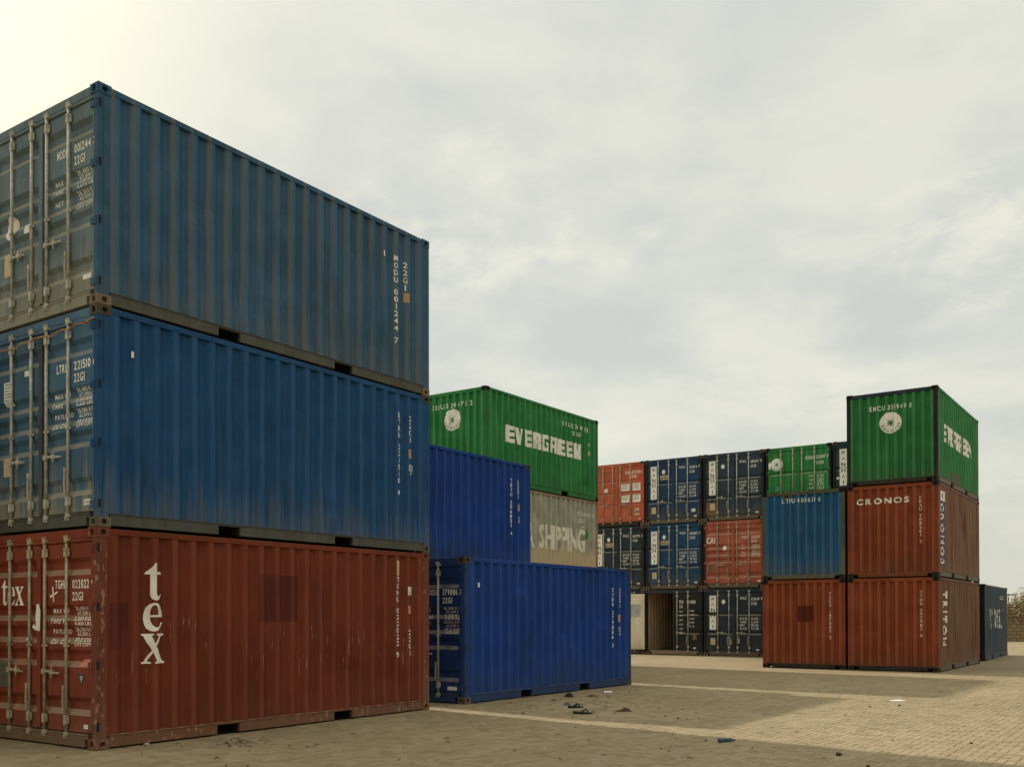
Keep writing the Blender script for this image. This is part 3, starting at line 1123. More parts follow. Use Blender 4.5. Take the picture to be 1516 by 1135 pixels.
P['inside'] = paint('rusty_inner_paint', (0.50, 0.34, 0.20), 0.3, 0.4, 0.3, groove=0.3, ridge_light=0.7, crease_shade=0.9, low=0.3)
P['cream'] = paint('cream_inner_door_paint', (0.78, 0.69, 0.48), 0.2, 0.4, 0.1, low=0.4, dcol=(0.30, 0.22, 0.12))
P['blue_rs'] = paint('stained_blue_paint', (0.016, 0.095, 0.20), 0.4, 0.8, 0.35, low=0.6, dcol=(0.11, 0.11, 0.085), endrib=True)
P['blue_rs_frame'] = paint('dirty_olive_frame_paint', (0.085, 0.085, 0.045), 0.4, 0.6, 0.5, low=0.4)
P['red_a'] = paint('brick_red_paint', (0.225, 0.047, 0.014), 0.3, 0.4, 0.25, low=0.35, spot=0.0, dcol=(0.13, 0.06, 0.035), groove=0.0, endrib=True)
P['red_b'] = paint('deep_red_paint', (0.235, 0.050, 0.015), 0.3, 0.35, 0.22, low=0.35, dcol=(0.13, 0.06, 0.035), endrib=True)
P['red_side_a'] = paint('dusty_striped_red_paint', (0.15, 0.036, 0.018), 0.3, 0.5, 0.3, groove=1.0, ridge_light=0.0, low=0.3, gcol=(0.23, 0.150, 0.080), dcol=(0.20, 0.145, 0.075))
P['red_side_b'] = paint('dusty_brown_red_paint', (0.14, 0.034, 0.017), 0.3, 0.5, 0.3, groove=1.0, ridge_light=0.0, low=0.3, gcol=(0.20, 0.125, 0.066), dcol=(0.20, 0.145, 0.075))
P['green_rs'] = paint('mottled_green_paint', (0.024, 0.165, 0.040), 0.35, 0.4, 0.3, low=0.45, dcol=(0.06, 0.085, 0.045), endrib=True)
P['slate'] = paint('slate_blue_paint', (0.048, 0.070, 0.090), 0.4, 0.4, 0.15, low=0.4, dcol=(0.08, 0.08, 0.07))

# ------------------------------------------------------------------ ground
NEAR = Vector((-4.7998, 11.4252))
NB, UB, EV = Vector((-0.8267, 17.3079)), Vector((-2.9765, 18.9491)), Vector((-0.689, 26.669))
ROW, RS, RB = Vector((5.3411, 39.7864)), Vector((11.5288, 26.7272)), Vector((15.8578, 33.2035))

PAV_A, PAV_B = 0.2, 0.1


def ground_material(name, bricks):
    m, t = newmat(name)
    co = t.n('ShaderNodeTexCoord').outputs['Object']
    big_ = t.noise(co, 0.35, 4, 0.6)
    med = t.noise(t.mapping(co, scale=(0.5, 1.4, 1)), 1.1, 5, 0.65)
    fin = t.noise(co, 55, 4, 0.7)
    base = t.mix(t.step(big_, 0.3, 0.7), (0.236, 0.182, 0.104), (0.284, 0.226, 0.136))
    base = t.mix(t.m('MULTIPLY', t.step(med, 0.45, 0.8), 0.6), base, (0.172, 0.128, 0.068))
    base = t.mix(t.m('MULTIPLY', t.step(fin, 0.35, 0.75), 0.35), base, (0.32, 0.268, 0.165))
    sp_ = t.noise(co, 7.0, 6, 0.7)
    base = t.mix(t.m('MULTIPLY', t.step(sp_, 0.66, 0.74), 0.5), base, (0.16, 0.12, 0.075))
    if bricks:
        br = t.n('ShaderNodeTexBrick', offset=0.5, in_Vector=co, in_Scale=1.0)
        br.inputs['Color1'].default_value = (0.86, 0.86, 0.86, 1)
        br.inputs['Color2'].default_value = (1.0, 1.0, 1.0, 1)
        br.inputs['Mortar'].default_value = (0.70, 0.68, 0.64, 1)
        br.inputs['Mortar Size'].default_value = 0.005
        br.inputs['Brick Width'].default_value = PAV_A
        br.inputs['Row Height'].default_value = PAV_B
        base = t.mix(1.0, base, br.outputs[0], 'MULTIPLY')
    else:
        gi = t.n('ShaderNodeNewGeometry').outputs['Random Per Island']
        oi = t.n('ShaderNodeObjectInfo').outputs['Random']
        rv = t.m('FRACT', t.m('ADD', gi, oi))
        base = t.mix(1.0, base, t.n('ShaderNodeValToRGB', i0=rv).outputs[0], 'MULTIPLY') if False else \
            t.mix(t.m('MULTIPLY', t.m('POWER', rv, 1.6), 0.6), base, (0.155, 0.119, 0.068))
    b = t.n('ShaderNodeBsdfPrincipled', in_Base_Color=base, in_Roughness=0.85)
    b.inputs['Specular IOR Level'].default_value = 0.2
    t.put(b.inputs['Normal'], t.n('ShaderNodeBump', in_Strength=0.35, in_Distance=0.006, in_Height=fin))
    out(t, b)
    return m


gm = MB()
gm.quad((-900, -900, -0.006), (900, -900, -0.006), (900, 900, -0.006), (-900, 900, -0.006))
pave = link('pavement', gm.mesh('pavement'), None, ground_material('paver_surface', True))
pave.location = (NEAR.x, NEAR.y, 0)
pave.rotation_euler = (0, 0, PHI)
tag(pave, kind='structure')

FOOT = []                                   # container footprints on the ground, in pavement coordinates
for p_, cols in ((NEAR, [0]), (NB, [0]), (UB, [0]), (EV, [0]), (RS, [0, -2.502])):
    r_ = p_ - NEAR
    for c_ in cols:
        uu_, vv_ = r_.dot(UX), r_.dot(VX) + c_
        FOOT.append((uu_ + 0.25, uu_ + L - 0.25, -vv_ + 0.25, -vv_ + W - 0.25))

cells = []
rng = random.Random(3)
cp, sp0 = math.cos(PHI), math.sin(PHI)
for j in range(int(-26 / PAV_B), int(8 / PAV_B)):
    for i in range(int(-6 / PAV_B), int(27 / PAV_B)):
        k = (i - j) % 4
        if k in (1, 2):
            continue
        flat = k == 0                           # herringbone: laid along or across
        x, y = i * PAV_B, j * PAV_B
        xc, yc = (x + PAV_B, y + PAV_B / 2) if flat else (x + PAV_B / 2, y + PAV_B)
        wx = NEAR.x + xc * cp - yc * sp0
        wy = NEAR.y + xc * sp0 + yc * cp
        if wy < 9.0 or wy > 25.5 or abs(wx) > 0.535 * wy + 0.5:
            continue
        if any(a < xc < b and c < yc < d for a, b, c, d in FOOT):
            continue
        cells.append((wy, xc, yc, abs(wx) < 0.52 * wy and wy > 10.05, flat))
cells.sort(key=lambda q: (not q[3], q[0]))
g_ = 0.0023
ch = 0.004


def paver_geo(b, xc, yc, z, tx=0.0, ty=0.0, flat=True):
    hx, hy = (PAV_A / 2, PAV_B / 2) if flat else (PAV_B / 2, PAV_A / 2)
    x0, x1, y0, y1 = xc - hx + g_, xc + hx - g_, yc - hy + g_, yc + hy - g_
    i = len(b.v)
    hz = lambda px, py: z + tx * (px - xc) + ty * (py - yc)
    for px, py in ((x0 + ch, y0 + ch), (x1 - ch, y0 + ch), (x1 - ch, y1 - ch), (x0 + ch, y1 - ch)):
        b.v.append((px, py, hz(px, py)))
    for px, py in ((x0, y0), (x1, y0), (x1, y1), (x0, y1)):
        b.v.append((px, py, hz(px, py) - 0.003))
    for px, py in ((x0, y0), (x1, y0), (x1, y1), (x0, y1)):
        b.v.append((px, py, -0.02))
    b.f.append((i, i + 1, i + 2, i + 3))
    for k in range(4):
        l_ = (k + 1) % 4
        b.f.append((i + 4 + k, i + 4 + l_, i + l_, i + k))
        b.f.append((i + 8 + k, i + 8 + l_, i + 4 + l_, i + 4 + k))


pm = ground_material('paver_stone', False)
one = MB()
paver_geo(one, 0.0, 0.0, 0.0)
one = one.mesh('paver')
rest = MB()
for n_, (wy, x, y, vis, flat) in enumerate(cells):
    z = rng.gauss(-0.001, 0.0012) - (0.003 if rng.random() < 0.03 else 0)
    tx, ty = rng.gauss(0, 0.009), rng.gauss(0, 0.011)
    if n_ < 300:
        o = link('paver', one, pave, pm, (x, y, z))
        o.rotation_euler = (ty, -tx, 0 if flat else math.pi / 2)
    else:
        paver_geo(rest, x, y, z, tx, ty, flat)
tag(link('paver', rest.mesh('pavers'), pave, pm), kind='stuff')

# ------------------------------------------------------------------ near stack
G1 = 'containers stacked three high in the near stack'
c1 = container(NEAR, -0.0013, 0, 'rust red bottom container of the near stack, white serif letters down its side', G1,
               dict(body=P['red_near'], frame=P['red_near_frame'], door=P['red_near_door'], rail=P['red_near_frame'], sill=P['red_near_rail'],
                    cast=P['red_near_frame'], post=P['red_near_frame'], strip=P['red_near_door'], header=P['red_near_door']))
c2 = container(NEAR, -0.0013, 1, 'mid blue container in the middle of the near stack, above the rust red one', G1,
               dict(body=P['blue_mid'], frame=P['blue_mid'], door=P['blue_mid_door'], rail=P['grey_rail'], sill=P['grey_rail'], post=P['blue_mid'],
                    cast=P['cast_dark'], strip=P['grey_rail'], header=P['blue_mid_door'], rod=M['galv_grey']))
c3 = container(NEAR, -0.0013, 2, 'faded grey blue container with dusty streaked corrugations on top of the near stack', G1,
               dict(body=P['blue_top'], frame=P['blue_top'], door=P['blue_top_door'], rail=P['grey_rail'], sill=P['blue_top_door'], post=P['blue_top'],
                    cast=P['cast_tan'], cast_top=P['blue_top'], strip=P['blue_top_door'], header=P['blue_top_door'], rod=M['galv_grey']))

NLEFT = NEAR - VX * 2.53 - UX * 1.25  # unseen pair added outside the view to shade the paving at lower left
for lv_ in (0, 1):
    container(NLEFT, 0.0, lv_, ('oxide red container on the ground, just left of the near stack', 'grey blue container riding on the oxide red one left of the near stack')[lv_], G1,
              dict(body=P['red_b'] if lv_ == 0 else P['slate'], frame=P['dark_frame']), end='front', gear=False)
RB_ = DOORS['ribbed']


def A(v):                                  # distance from the visible corner -> end coordinate
    return W - v


def number_block(root, prefix, digits, check, ztop=1.985, spec=None, surf=RB_, mat=None, boxed=True):
    d = leaf(root, 'r')
    mat = mat or M['white_print']
    sh_ = text(prefix, A(0.885), ztop - 0.10, 0.235, 0.10)
    sh_ += text(digits, A(0.52), ztop - 0.10, 0.335, 0.10)
    sh_ += text('22G1', A(0.52), ztop - 0.245, 0.215, 0.10)
    sh_ += text(check, A(0.135), ztop - 0.09, 0.045, 0.085)
    mark('container_number_text', d, surf, sh_, mat)
    sh_ = []
    for k, (a, b, c) in enumerate(spec):
        zz_ = ztop - 0.36 - k * 0.123
        if a:
            sh_ += text(a, A(0.98), zz_ - 0.035, 0.075 * len(a) * 0.75, 0.055)
        sh_ += text(b, A(0.50), zz_, 0.36, 0.042)
        sh_ += text(c, A(0.47), zz_ - 0.056, 0.33, 0.040)
    mark('weight_lettering', d, surf, sh_, mat)


SPEC1 = [('MAX WT', '30,480 KGS', '67,200 LBS'), ('TARE WT', '2,200 KGS', '4,850 LBS'), ('PAYLOAD', '28,280 KGS', '62,350 LBS'), ('CU. CAP', '33.2 CUM', '1,173 CUFT')]
SPEC2 = [('MAX WT', '30,480 KGS', '67,200 LBS'), ('TARE', '2,100 KGS', '4,630 LBS'), ('PAYLOAD', '28,380 KGS', '62,570 LBS'), ('CU CAP', '33.1 CUM', '1,170 CUFT')]
SPEC3 = [('MAX', '30,480 KG', '67,200 LB'), ('TARE', '2,120 KG', '4,670 LB'), ('NET', '28,360 KG', '62,530 LB'), ('', '33.2 CUM', '1,172 CFT')]
number_block(c1, 'TGHU', '022022', '9', 1.985, SPEC1)
number_block(c2, 'LTRU', '221510', '6', 1.985, SPEC2)
number_block(c3, 'MODU', '001244', '7', 1.985, SPEC3, mat=M['white_worn'])
# bottom container: big serif word on side and left door
for ch_, s0_, s1_, z0_, z1_ in (('t', 0.676, 0.900, 1.745, 2.200), ('e', 0.652, 0.925, 1.365, 1.715), ('x', 0.620, 0.955, 0.975, 1.338)):
    g = SERIF[ch_]
    w0 = max(v[0] for v in g[0])
    mark('logo_letter', c1, SIDE, [put2d(g, s0_, z0_, (s1_ - s0_) / w0, z1_ - z0_)], M['white_print'])
dl = leaf(c1, 'l')
mark('logo_lettering', dl, RB_, [put2d(SERIF['t'], 0.335, 1.69, 0.23, 0.325), put2d(SERIF['e'], 0.485, 1.685, 0.175, 0.245), put2d(SERIF['x'], 0.655, 1.69, 0.205, 0.235)], M['white_print'])
P['red_patch'] = paint('darker_red_repaint', (0.105, 0.018, 0.010), 0.2, 0.1, 0.05, low=0.1)
mark('repaint_patch', c1, SIDE, [rect(2.426, 1.480, 3.166, 2.113)], P['red_patch'], 0.0015)
mark('repaint_patch', c1, SIDE, [rect(0.185, 1.165, 0.445, 1.71)], P['red_patch'], 0.0015)
mark('side_number_text', c1, SIDE, stack('TGHU 022022 9', 5.285, 2.18, 0.88, 0.075), M['white_print'])
mark('side_number_text', c1, SIDE, stack('22G1', 5.575, 1.335, 0.895, 0.07), M['white_print'])
mark('sticker', c1, SIDE, [rect(5.245, 2.19, 5.32, 2.43)], M['sticker_tan'])
mark('sticker', c1, SIDE, [rect(5.535, 1.885, 5.65, 2.02)], M['sticker'], 0.002)
mark('sticker_lettering', c1, SIDE, text('C', 5.57, 1.96, 0.045, 0.045) + text('32', 5.555, 1.90, 0.07, 0.04), P['red_patch'], 0.004)
mark('sticker', c1, SIDE, [rect(5.535, 1.585, 5.64, 1.715)], M['sticker_pink'], 0.002)
# bits on the doors of the bottom container
dr = leaf(c1, 'r')
mark('chalk_mark', dr, RB_, [([(A(1.0), 1.80), (A(0.985), 1.775), (A(0.83), 1.835), (A(0.835), 1.855)], [(0, 1, 2, 3)]), ([(A(0.95), 1.91), (A(0.925), 1.91), (A(0.905), 1.725), (A(0.925), 1.725)], [(0, 1, 2, 3)])], M['white_worn'], 0.003)
tri = [(A(0.41), 0.865), (A(0.265), 0.87), (A(0.335), 0.725)]
mark('warning_triangle', dr, RB_, [(tri, [(0, 1, 2)])], M['black_print'])
mark('warning_lettering', dr, RB_, text('20', A(0.365), 0.825, 0.06, 0.025) + text('T', A(0.35), 0.775, 0.03, 0.04), M['white_print'], 0.004)
mark('sticker', dr, RB_, [([(A(0.40), 0.955), (A(0.24), 0.965), (A(0.20), 1.05), (A(0.34), 1.045)], [(0, 1, 2, 3)])], M['sticker_pink'])
mark('label_plate', dr, RB_, [rect(A(0.285), 0.235, A(0.185), 0.285)], M['sticker'])
mark('torn_sticker', dl, Surf(1, [], lambda a, t: 0.002, end_pt),
     [([(A(1.245), 1.385), (A(1.16), 1.37), (A(1.15), 1.62), (A(1.18), 1.705), (A(1.235), 1.70), (A(1.255), 1.55)], [(0, 1, 2, 3, 4, 5)]),
      ([(A(1.33), 1.42), (A(1.25), 1.375), (A(1.25), 1.43), (A(1.30), 1.46)], [(0, 1, 2, 3)])], M['white_worn'], 0.003)
mark('sticker', dl, RB_, [rect(A(1.555), 1.29, A(1.46), 1.355)], M['sticker_blue'])
mark('sticker', dl, RB_, [rect(A(1.565), 1.255, A(1.455), 1.287)], M['sticker'])
mark('placard', dl, RB_, [rect(A(2.17), 0.66, A(1.90), 0.99)], M['plate_grey'], 0.006)
# middle container
dl, dr = leaf(c2, 'l'), leaf(c2, 'r')
mark('side_number_text', c2, SIDE, stack('LTRU 221510 6', 5.30, 2.22, 0.88, 0.07), M['white_print'])
mark('side_number_text', c2, SIDE, stack('22G1', 5.565, 2.20, 1.745, 0.065), M['white_worn'])
mark('sticker', c2, SIDE, [rect(5.52, 1.505, 5.62, 1.652)], M['sticker_orange'], 0.002)
mark('sticker_lettering', c2, SIDE, text('K1', 5.535, 1.59, 0.07, 0.04) + text('AF', 5.535, 1.525, 0.07, 0.04), M['red_print'], 0.004)
mark('sticker_logo', c2, SIDE, [rect(5.53, 1.30, 5.65, 1.31), rect(5.53, 1.39, 5.65, 1.40), rect(5.53, 1.31, 5.542, 1.39), rect(5.638, 1.31, 5.65, 1.39)] + text('IC', 5.56, 1.325, 0.06, 0.05) + text('32', 5.55, 1.24, 0.07, 0.04), M['white_worn'], 0.003)
mark('scrape', c2, SIDE, [rect(0.455, 2.05, 0.48, 2.125)], M['white_print'])
mark('label_plate', dr, RB_, [rect(A(0.315), 0.265, A(0.18), 0.335)], M['sticker'])
mark('label_lettering', dr, RB_, text('LTRU', A(0.30), 0.285, 0.10, 0.03), M['black_print'], 0.004)
mark('notice', dl, RB_, [rect(A(2.08), 1.63, A(1.88), 1.935)], M['sticker'])
mark('notice_lettering', dl, RB_, [rect(A(2.05), 1.90 - 0.04 * k, A(1.92 + 0.02 * (k % 3)), 1.91 - 0.04 * k) for k in range(6)], M['black_print'], 0.004)
mark('sticker', dl, RB_, [rect(A(1.60), 1.95, A(1.50), 2.02)], M['sticker'])
mark('sticker', dl, RB_, [rect(A(1.60), 2.022, A(1.50), 2.10)], M['green_print'])
mark('plate', dl, RB_, [rect(A(2.08), 0.73, A(1.90), 0.97)], M['sticker_tan'], 0.005)
mb = MB()
mb.tube([(-L / 2 - 0.02, W / 2 - A(a_), z_) for a_, z_ in ((0.05, 2.42), (0.25, 2.39), (0.42, 2.405), (0.55, 2.37), (0.72, 2.385), (0.95, 2.34), (1.0, 2.36), (1.3, 2.375), (1.42, 2.35), (1.62, 2.36), (1.7, 2.31), (1.9, 2.33), (2.1, 2.34), (2.3, 2.35))], 0.009, 6)
link('hanging_seal_strip', mb.mesh('hanging_seal_strip'), c2, M['rope'])
# top container
dl, dr = leaf(c3, 'l'), leaf(c3, 'r')
mark('side_number_text', c3, SIDE, stack('MODU 001244 7', 5.23, 2.13, 0.70, 0.075), M['white_worn'])
mark('side_number_text', c3, SIDE, stack('22G1', 5.47, 2.09, 1.60, 0.065), M['white_worn'])
mark('sticker', c3, SIDE, [rect(5.44, 1.43, 5.55, 1.58)], M['sticker_orange'], 0.002)
mark('sticker_lettering', c3, SIDE, text('A1', 5.46, 1.52, 0.07, 0.04) + text('F', 5.48, 1.45, 0.035, 0.04), M['red_print'], 0.004)
mark('scrape', c3, SIDE, [rect(4.94, 2.03, 4.965, 2.115)], M['white_print'])
mark('label_plate', dr, RB_, [rect(A(0.34), 0.335, A(0.17), 0.395)], M['sticker'])
mark('notice', dl, RB_, [disc(A(1.93), 1.30, 0.155, 18, 0.14)], M['sticker'])
mark('notice', dl, RB_, [rect(A(1.62), 1.16, A(1.50), 1.28)], M['sticker'])
mark('plate', dl, RB_, [rect(A(2.07), 0.69, A(1.87), 0.985)], M['sticker_tan'], 0.005)

# ------------------------------------------------------------------ middle stacks
G2 = 'containers in the stacks beyond the near stack'
royal = dict(body=P['royal'], frame=P['royal_rail'], door=P['royal_door'], rail=P['royal_rail'], cast=P['cast_dark'], post=P['royal_rail'], strip=P['royal_door'], rod=M['galv_grey'])
c4 = container(NB, -0.0164, 0, 'royal blue container alone on the ground with rags lying along its side', G2, royal)
number_block(c4, 'CXDU', '379886', '3', 2.02, SPEC3, mat=M['white_worn'])
mark('side_number_text', c4, SIDE, stack('CXDU 379886 3', 5.24, 2.16, 0.85, 0.06), M['white_worn'])
mark('side_number_text', c4, SIDE, stack('22G1', 5.54, 2.16, 1.71, 0.055), M['white_worn'])
mark('sticker', c4, SIDE, [rect(5.49, 1.41, 5.58, 1.575)], M['sticker_orange'], 0.002)
mark('sticker_logo', c4, SIDE, text('IC', 5.50, 1.20, 0.085, 0.07) + text('32', 5.505, 1.12, 0.07, 0.05) + [rect(5.49, 1.285, 5.60, 1.295)], M['white_worn'], 0.003)
mark('scrape', c4, SIDE, [rect(0.435, 2.06, 0.465, 2.14)], M['white_print'])
mark('label_plate', leaf(c4, 'r'), RB_, [rect(A(0.41), 0.235, A(0.20), 0.30)], M['sticker'])

royal2 = dict(royal)
c5 = container(UB, -0.0041, 0, 'blue ground container hidden behind the lone royal blue one', G2, royal2, gear=False)
c6 = container(UB, -0.0041, 1, 'royal blue container one level up, its lower edge behind the roof of another blue one', G2,
               dict(royal2, post=P['royal'], frame=P['royal']), gear=False)
mark('side_number_text', c6, SIDE, stack('TEXU 206821 4', 5.24, 2.19, 0.84, 0.06), M['white_worn'])
mark('side_number_text', c6, SIDE, stack('22G1', 5.52, 2.18, 1.72, 0.055), M['white_worn'])
mark('sticker', c6, SIDE, [rect(5.50, 1.44, 5.60, 1.60)], M['sticker_orange'], 0.002)
mark('sticker_logo', c6, SIDE, text('32', 5.515, 1.24, 0.075, 0.06) + text('IC', 5.515, 1.16, 0.075, 0.06), M['white_worn'], 0.003)

c7 = container(EV, -0.007, 0, 'old beige ground container hidden under the weathered beige lettered one', G2, dict(body=P['beige'], frame=P['beige_frame']), end='front')
c8 = container(EV, -0.007, 1, 'weathered olive beige container with flaking white lettering, between green and blue containers', G2,
               dict(body=P['beige'], frame=P['beige_frame'], top=P['beige_frame'], rail=P['beige_frame']), end='front')
mark('side_lettering', c8, SIDE, text('SHIPPING', 2.66, 0.94, 2.56, 0.71, 0.16), M['white_vworn'])
mark('side_lettering', c8, SIDE, text('SHIPPING', 2.70, 0.95, 2.56, 0.69, 0.16), M['white_vworn'], 0.0035)
mark('side_lettering', c8, SIDE, text('A', 2.0, 0.94, 0.42, 0.71), M['white_vworn'])
mark('side_number_text', c8, SIDE, text('TEXU 199763 3', 4.86, 2.06, 0.92, 0.12) + text('22G1', 4.90, 1.86, 0.32, 0.11), M['white_vworn'])
mark('side_emblem', c8, SIDE, text('C', 5.10, 1.56, 0.10, 0.19), M['white_worn'])
mark('side_emblem', c8, SIDE, [disc(5.36, 1.49, 0.17, 14, 0.12)], M['green_print'])
c9 = container(EV, -0.007, 2, 'bright green container with white block lettering on top of the weathered beige one', G2,
               dict(body=P['green'], frame=P['green'], rail=P['green'], cast=P['dark_frame'], post=P['green_old'], header=P['green']), end='front')


def block_word(root, word, s0_, s1_, z0_, z1_):
    n = len(word)
    p_ = (s1_ - s0_) / n
    for i, ch_ in enumerate(word):
        mark('logo_letter', root, SIDE, [put2d(BLOCK[ch_], s0_ + i * p_, z0_, p_ * 0.86, z1_ - z0_)], M['white_print'])


def emblem(parent, surf, xc, yc, r):
    mark('emblem_disc', parent, surf, [disc(xc, yc, r, 32)], M['white_print'], 0.0025)
    mark('emblem_star', parent, surf, [star(xc, yc, r * 0.16, r * 0.56)], M['green_print'], 0.005)
    mark('emblem_lettering', parent, surf, ring_text('EVERGREEN', xc, yc, r * 0.90, r * 0.24, math.pi * 1.10, math.pi * 1.93), M['green_print'], 0.005)


block_word(c9, 'EVERGREEN', 0.985, 5.06, 1.21, 1.69)
mark('side_number_text', c9, SIDE, text('EISU 224475 2', 3.97, 2.14, 1.5, 0.125, 0.5) + text('22G1', 4.55, 1.93, 0.48, 0.115, 0.4), M['white_print'])
mark('sticker_logo', c9, SIDE, text('IC', 5.46, 1.70, 0.10, 0.10), M['white_worn'])
mark('sticker', c9, SIDE, [rect(5.465, 1.40, 5.56, 1.545)], M['sticker_tan'])
mark('end_number_text', c9, FRONT, text('EISU 224475 2', W - 1.89, 2.13, 1.39, 0.125, 0.45), M['white_print'])
emblem(c9, FRONT, W - 1.18, 1.79, 0.30)

# ------------------------------------------------------------------ far row, door ends towards the yard
G3 = 'containers in the long row at the back of the yard'
rowdir = PHI + 0.0067
RV = Vector((math.sin(rowdir), -math.cos(rowdir)))
GAP = 2.4892


def rowc(colm, level, label, body, frame=None, **kw):
    corner = ROW + RV * (GAP * (colm + 1) - (GAP - W) / 2)
    mt = dict(body=body, frame=frame or P['dark_frame'], rod=M['galv_grey'], strip=body, header=body, post=P['dark_frame'], rail=P['dark_frame'], sill=P['brown_frame'], cast=P['brown_frame'])
    mt.update(kw.pop('mats', {}))
    return container(corner, 0.0067 + kw.pop('tw', 0.0), level, label, G3, mt, **kw)


PN, FL = DOORS['panelled'], DOORS['flat']


def whai(root, board=None, number='020074', check='9', gap=False, tan=True):
    dl, dr = leaf(root, 'l'), leaf(root, 'r')
    surf = PN
    if gap:
        mark('logo_panel', dl, surf, [rect(0.235, 1.68, 0.50, 2.31), rect(0.235, 1.0, 0.50, 1.535)], M['panel_white'])
    else:
        mark('logo_panel', dl, surf, [rect(0.235, 1.0, 0.50, 2.31)], M['panel_white'])
    for k, ch_ in enumerate('WANHAI'):
        zt = 2.27 - k * 0.213
        red = ch_ == 'A'
        g = GLYPH[ch_]
        ww = min(0.15, g[2] * 0.17)
        mark('logo_letter', dl, surf, [put2d(g, 0.368 - ww / 2, zt - 0.15, ww / g[2], 0.135)], M['red_print'] if red else M['black_print'], 0.005)
    mark('logo_disc', dl, surf, [disc(0.80, 2.07, 0.085, 18, 0.07)], M['panel_white'])
    if board:
        mark('letter_board', dl, surf, [rect(0.66, 1.76, 0.985, 1.93)], M['sticker_tan'], 0.006)
        mark('board_lettering', dl, surf, text(board, 0.70, 1.79, 0.24, 0.11), M['black_print'], 0.009)
    if tan:
        mark('plate', dl, surf, [rect(0.27, 0.42, 0.47, 0.68)], M['sticker_tan'], 0.005)
    sh_ = text('WHLU', 1.46, 2.15, 0.26, 0.10) + text(number, 1.90, 2.12, 0.32, 0.10) + text('22G1', 1.90, 1.95, 0.22, 0.10) + text(check, 2.29, 2.14, 0.045, 0.09)
    mark('container_number_text', dr, surf, sh_, M['white_print'])
    sh_ = []
    for k, (a, b) in enumerate((('MAX.GR', '30,480'), ('TARE', '2,230'), ('NET', '28,250'), ('CU.CAP', '33.2 CM'))):
        sh_ += text(a, 1.45, 1.385 - k * 0.125, min(0.30, 0.065 * len(a)), 0.085) + text(b, 1.90, 1.385 - k * 0.125, 0.28, 0.085)
    mark('weight_lettering', dr, surf, sh_, M['white_worn'])
    mark('label_plate', dr, surf, [rect(2.09, 0.225, 2.21, 0.28)], M['sticker'])


r00 = rowc(-1, 0, 'dark container at ground level behind the swung out cream door of its neighbour', P['navy_c'], door='panelled')
r01 = rowc(-1, 1, 'blackish navy container under the bright orange one, board reading U1 on its left door', P['navy_c'], door='panelled')
whai(r01, 'U1', '025771', '2')
r02 = rowc(-1, 2, 'bright orange red container with four white notice plates on its right door', P['orange'], P['orange'], door='flat',
           mats=dict(post=P['orange'], rail=P['dark_frame'], sill=P['dark_frame'], rod=M['galv']))
mark('container_number_text', leaf(r02, 'r'), FL, text('TRIU 872781 0', A(1.05) + 0.18, 2.12, 0.78, 0.115) + text('22G1', A(0.62), 1.96, 0.28, 0.11), M['white_print'])
for x0, x1, z0, z1 in ((1.40, 1.78, 1.44, 1.72), (1.93, 2.28, 1.43, 1.73), (1.42, 1.78, 0.97, 1.26), (1.93, 2.28, 0.96, 1.27)):
    mark('notice_plate', leaf(r02, 'r'), FL, [rect(x0, z0, x1, z1)], M['panel_white'], 0.005)
    mark('notice_lettering', leaf(r02, 'r'), FL, [rect(x0 + 0.04, z1 - 0.05 - 0.055 * k, x1 - 0.05 - 0.05 * (k % 2), z1 - 0.035 - 0.055 * k) for k in range(4)], M['black_print'], 0.008)
mark('placard', leaf(r02, 'r'), FL, [rect(2.02, 0.42, 2.22, 0.72)], M['sticker_tan'], 0.005)
mark('placard_lettering', leaf(r02, 'r'), FL, [rect(2.04, 0.53, 2.20, 0.60)], M['plate_grey'], 0.008)
mark('label_plate', leaf(r02, 'r'), FL, [rect(2.20, 0.26, 2.33, 0.315)], M['sticker'])
mark('placard', leaf(r02, 'l'), FL, [rect(0.62, 1.43, 0.78, 1.58)], M['sticker'], 0.005)
mark('repaint_patch', leaf(r02, 'l'), FL, [rect(0.15, 1.90, 1.0, 2.30)], P['salmon'], 0.003)

r10 = rowc(0, 0, 'dark container standing open at ground level, its left door swung wide and rusty ribs inside', P['inside'], door='panelled',
           mats=dict(door=P['black'], header=P['navy_c'], strip=P['black'], post=P['dark_frame'], sill=P['beige_frame']), open_left=-R(176))
mark('inner_lining', leaf(r10, 'l'), Surf(1, [], lambda a, t: DOOR_D - 0.0505, end_pt), [rect(LEAF['l'][0] + 0.004, DOORZ0 + 0.004, LEAF['l'][1] - 0.004, DOORZ1 - 0.004)], P['cream'], 0)
mark('inner_notice', leaf(r10, 'l'), Surf(1, [], lambda a, t: DOOR_D - 0.0505, end_pt), [rect(0.27, 1.50, 0.72, 2.0)], M['plate_pale'], -0.004)
lb = MB()
e0, e1 = LEAF['l'][0] + 0.03, LEAF['l'][1] - 0.03
for x0, x1, z0, z1 in ((e0, e0 + 0.06, 0.22, 2.39), (e1 - 0.06, e1, 0.22, 2.39), (e0 + 0.061, e1 - 0.061, 2.31, 2.39), (e0 + 0.061, e1 - 0.061, 0.22, 0.30)):
    lb.box(-L / 2 - DOOR_D + 0.052, -L / 2 - DOOR_D + 0.066, W / 2 - x0, W / 2 - x1, z0, z1)
link('inner_frame', lb.mesh('inner_frame'), leaf(r10, 'l'), P['cream'])
mark('container_number_text', leaf(r10, 'r'), PN, text('TEX', 1.44, 2.02, 0.20, 0.12) + text('22', 1.46, 1.85, 0.14, 0.11) + text('18083', 1.78, 2.02, 0.36, 0.12), M['white_worn'])
sh_ = []
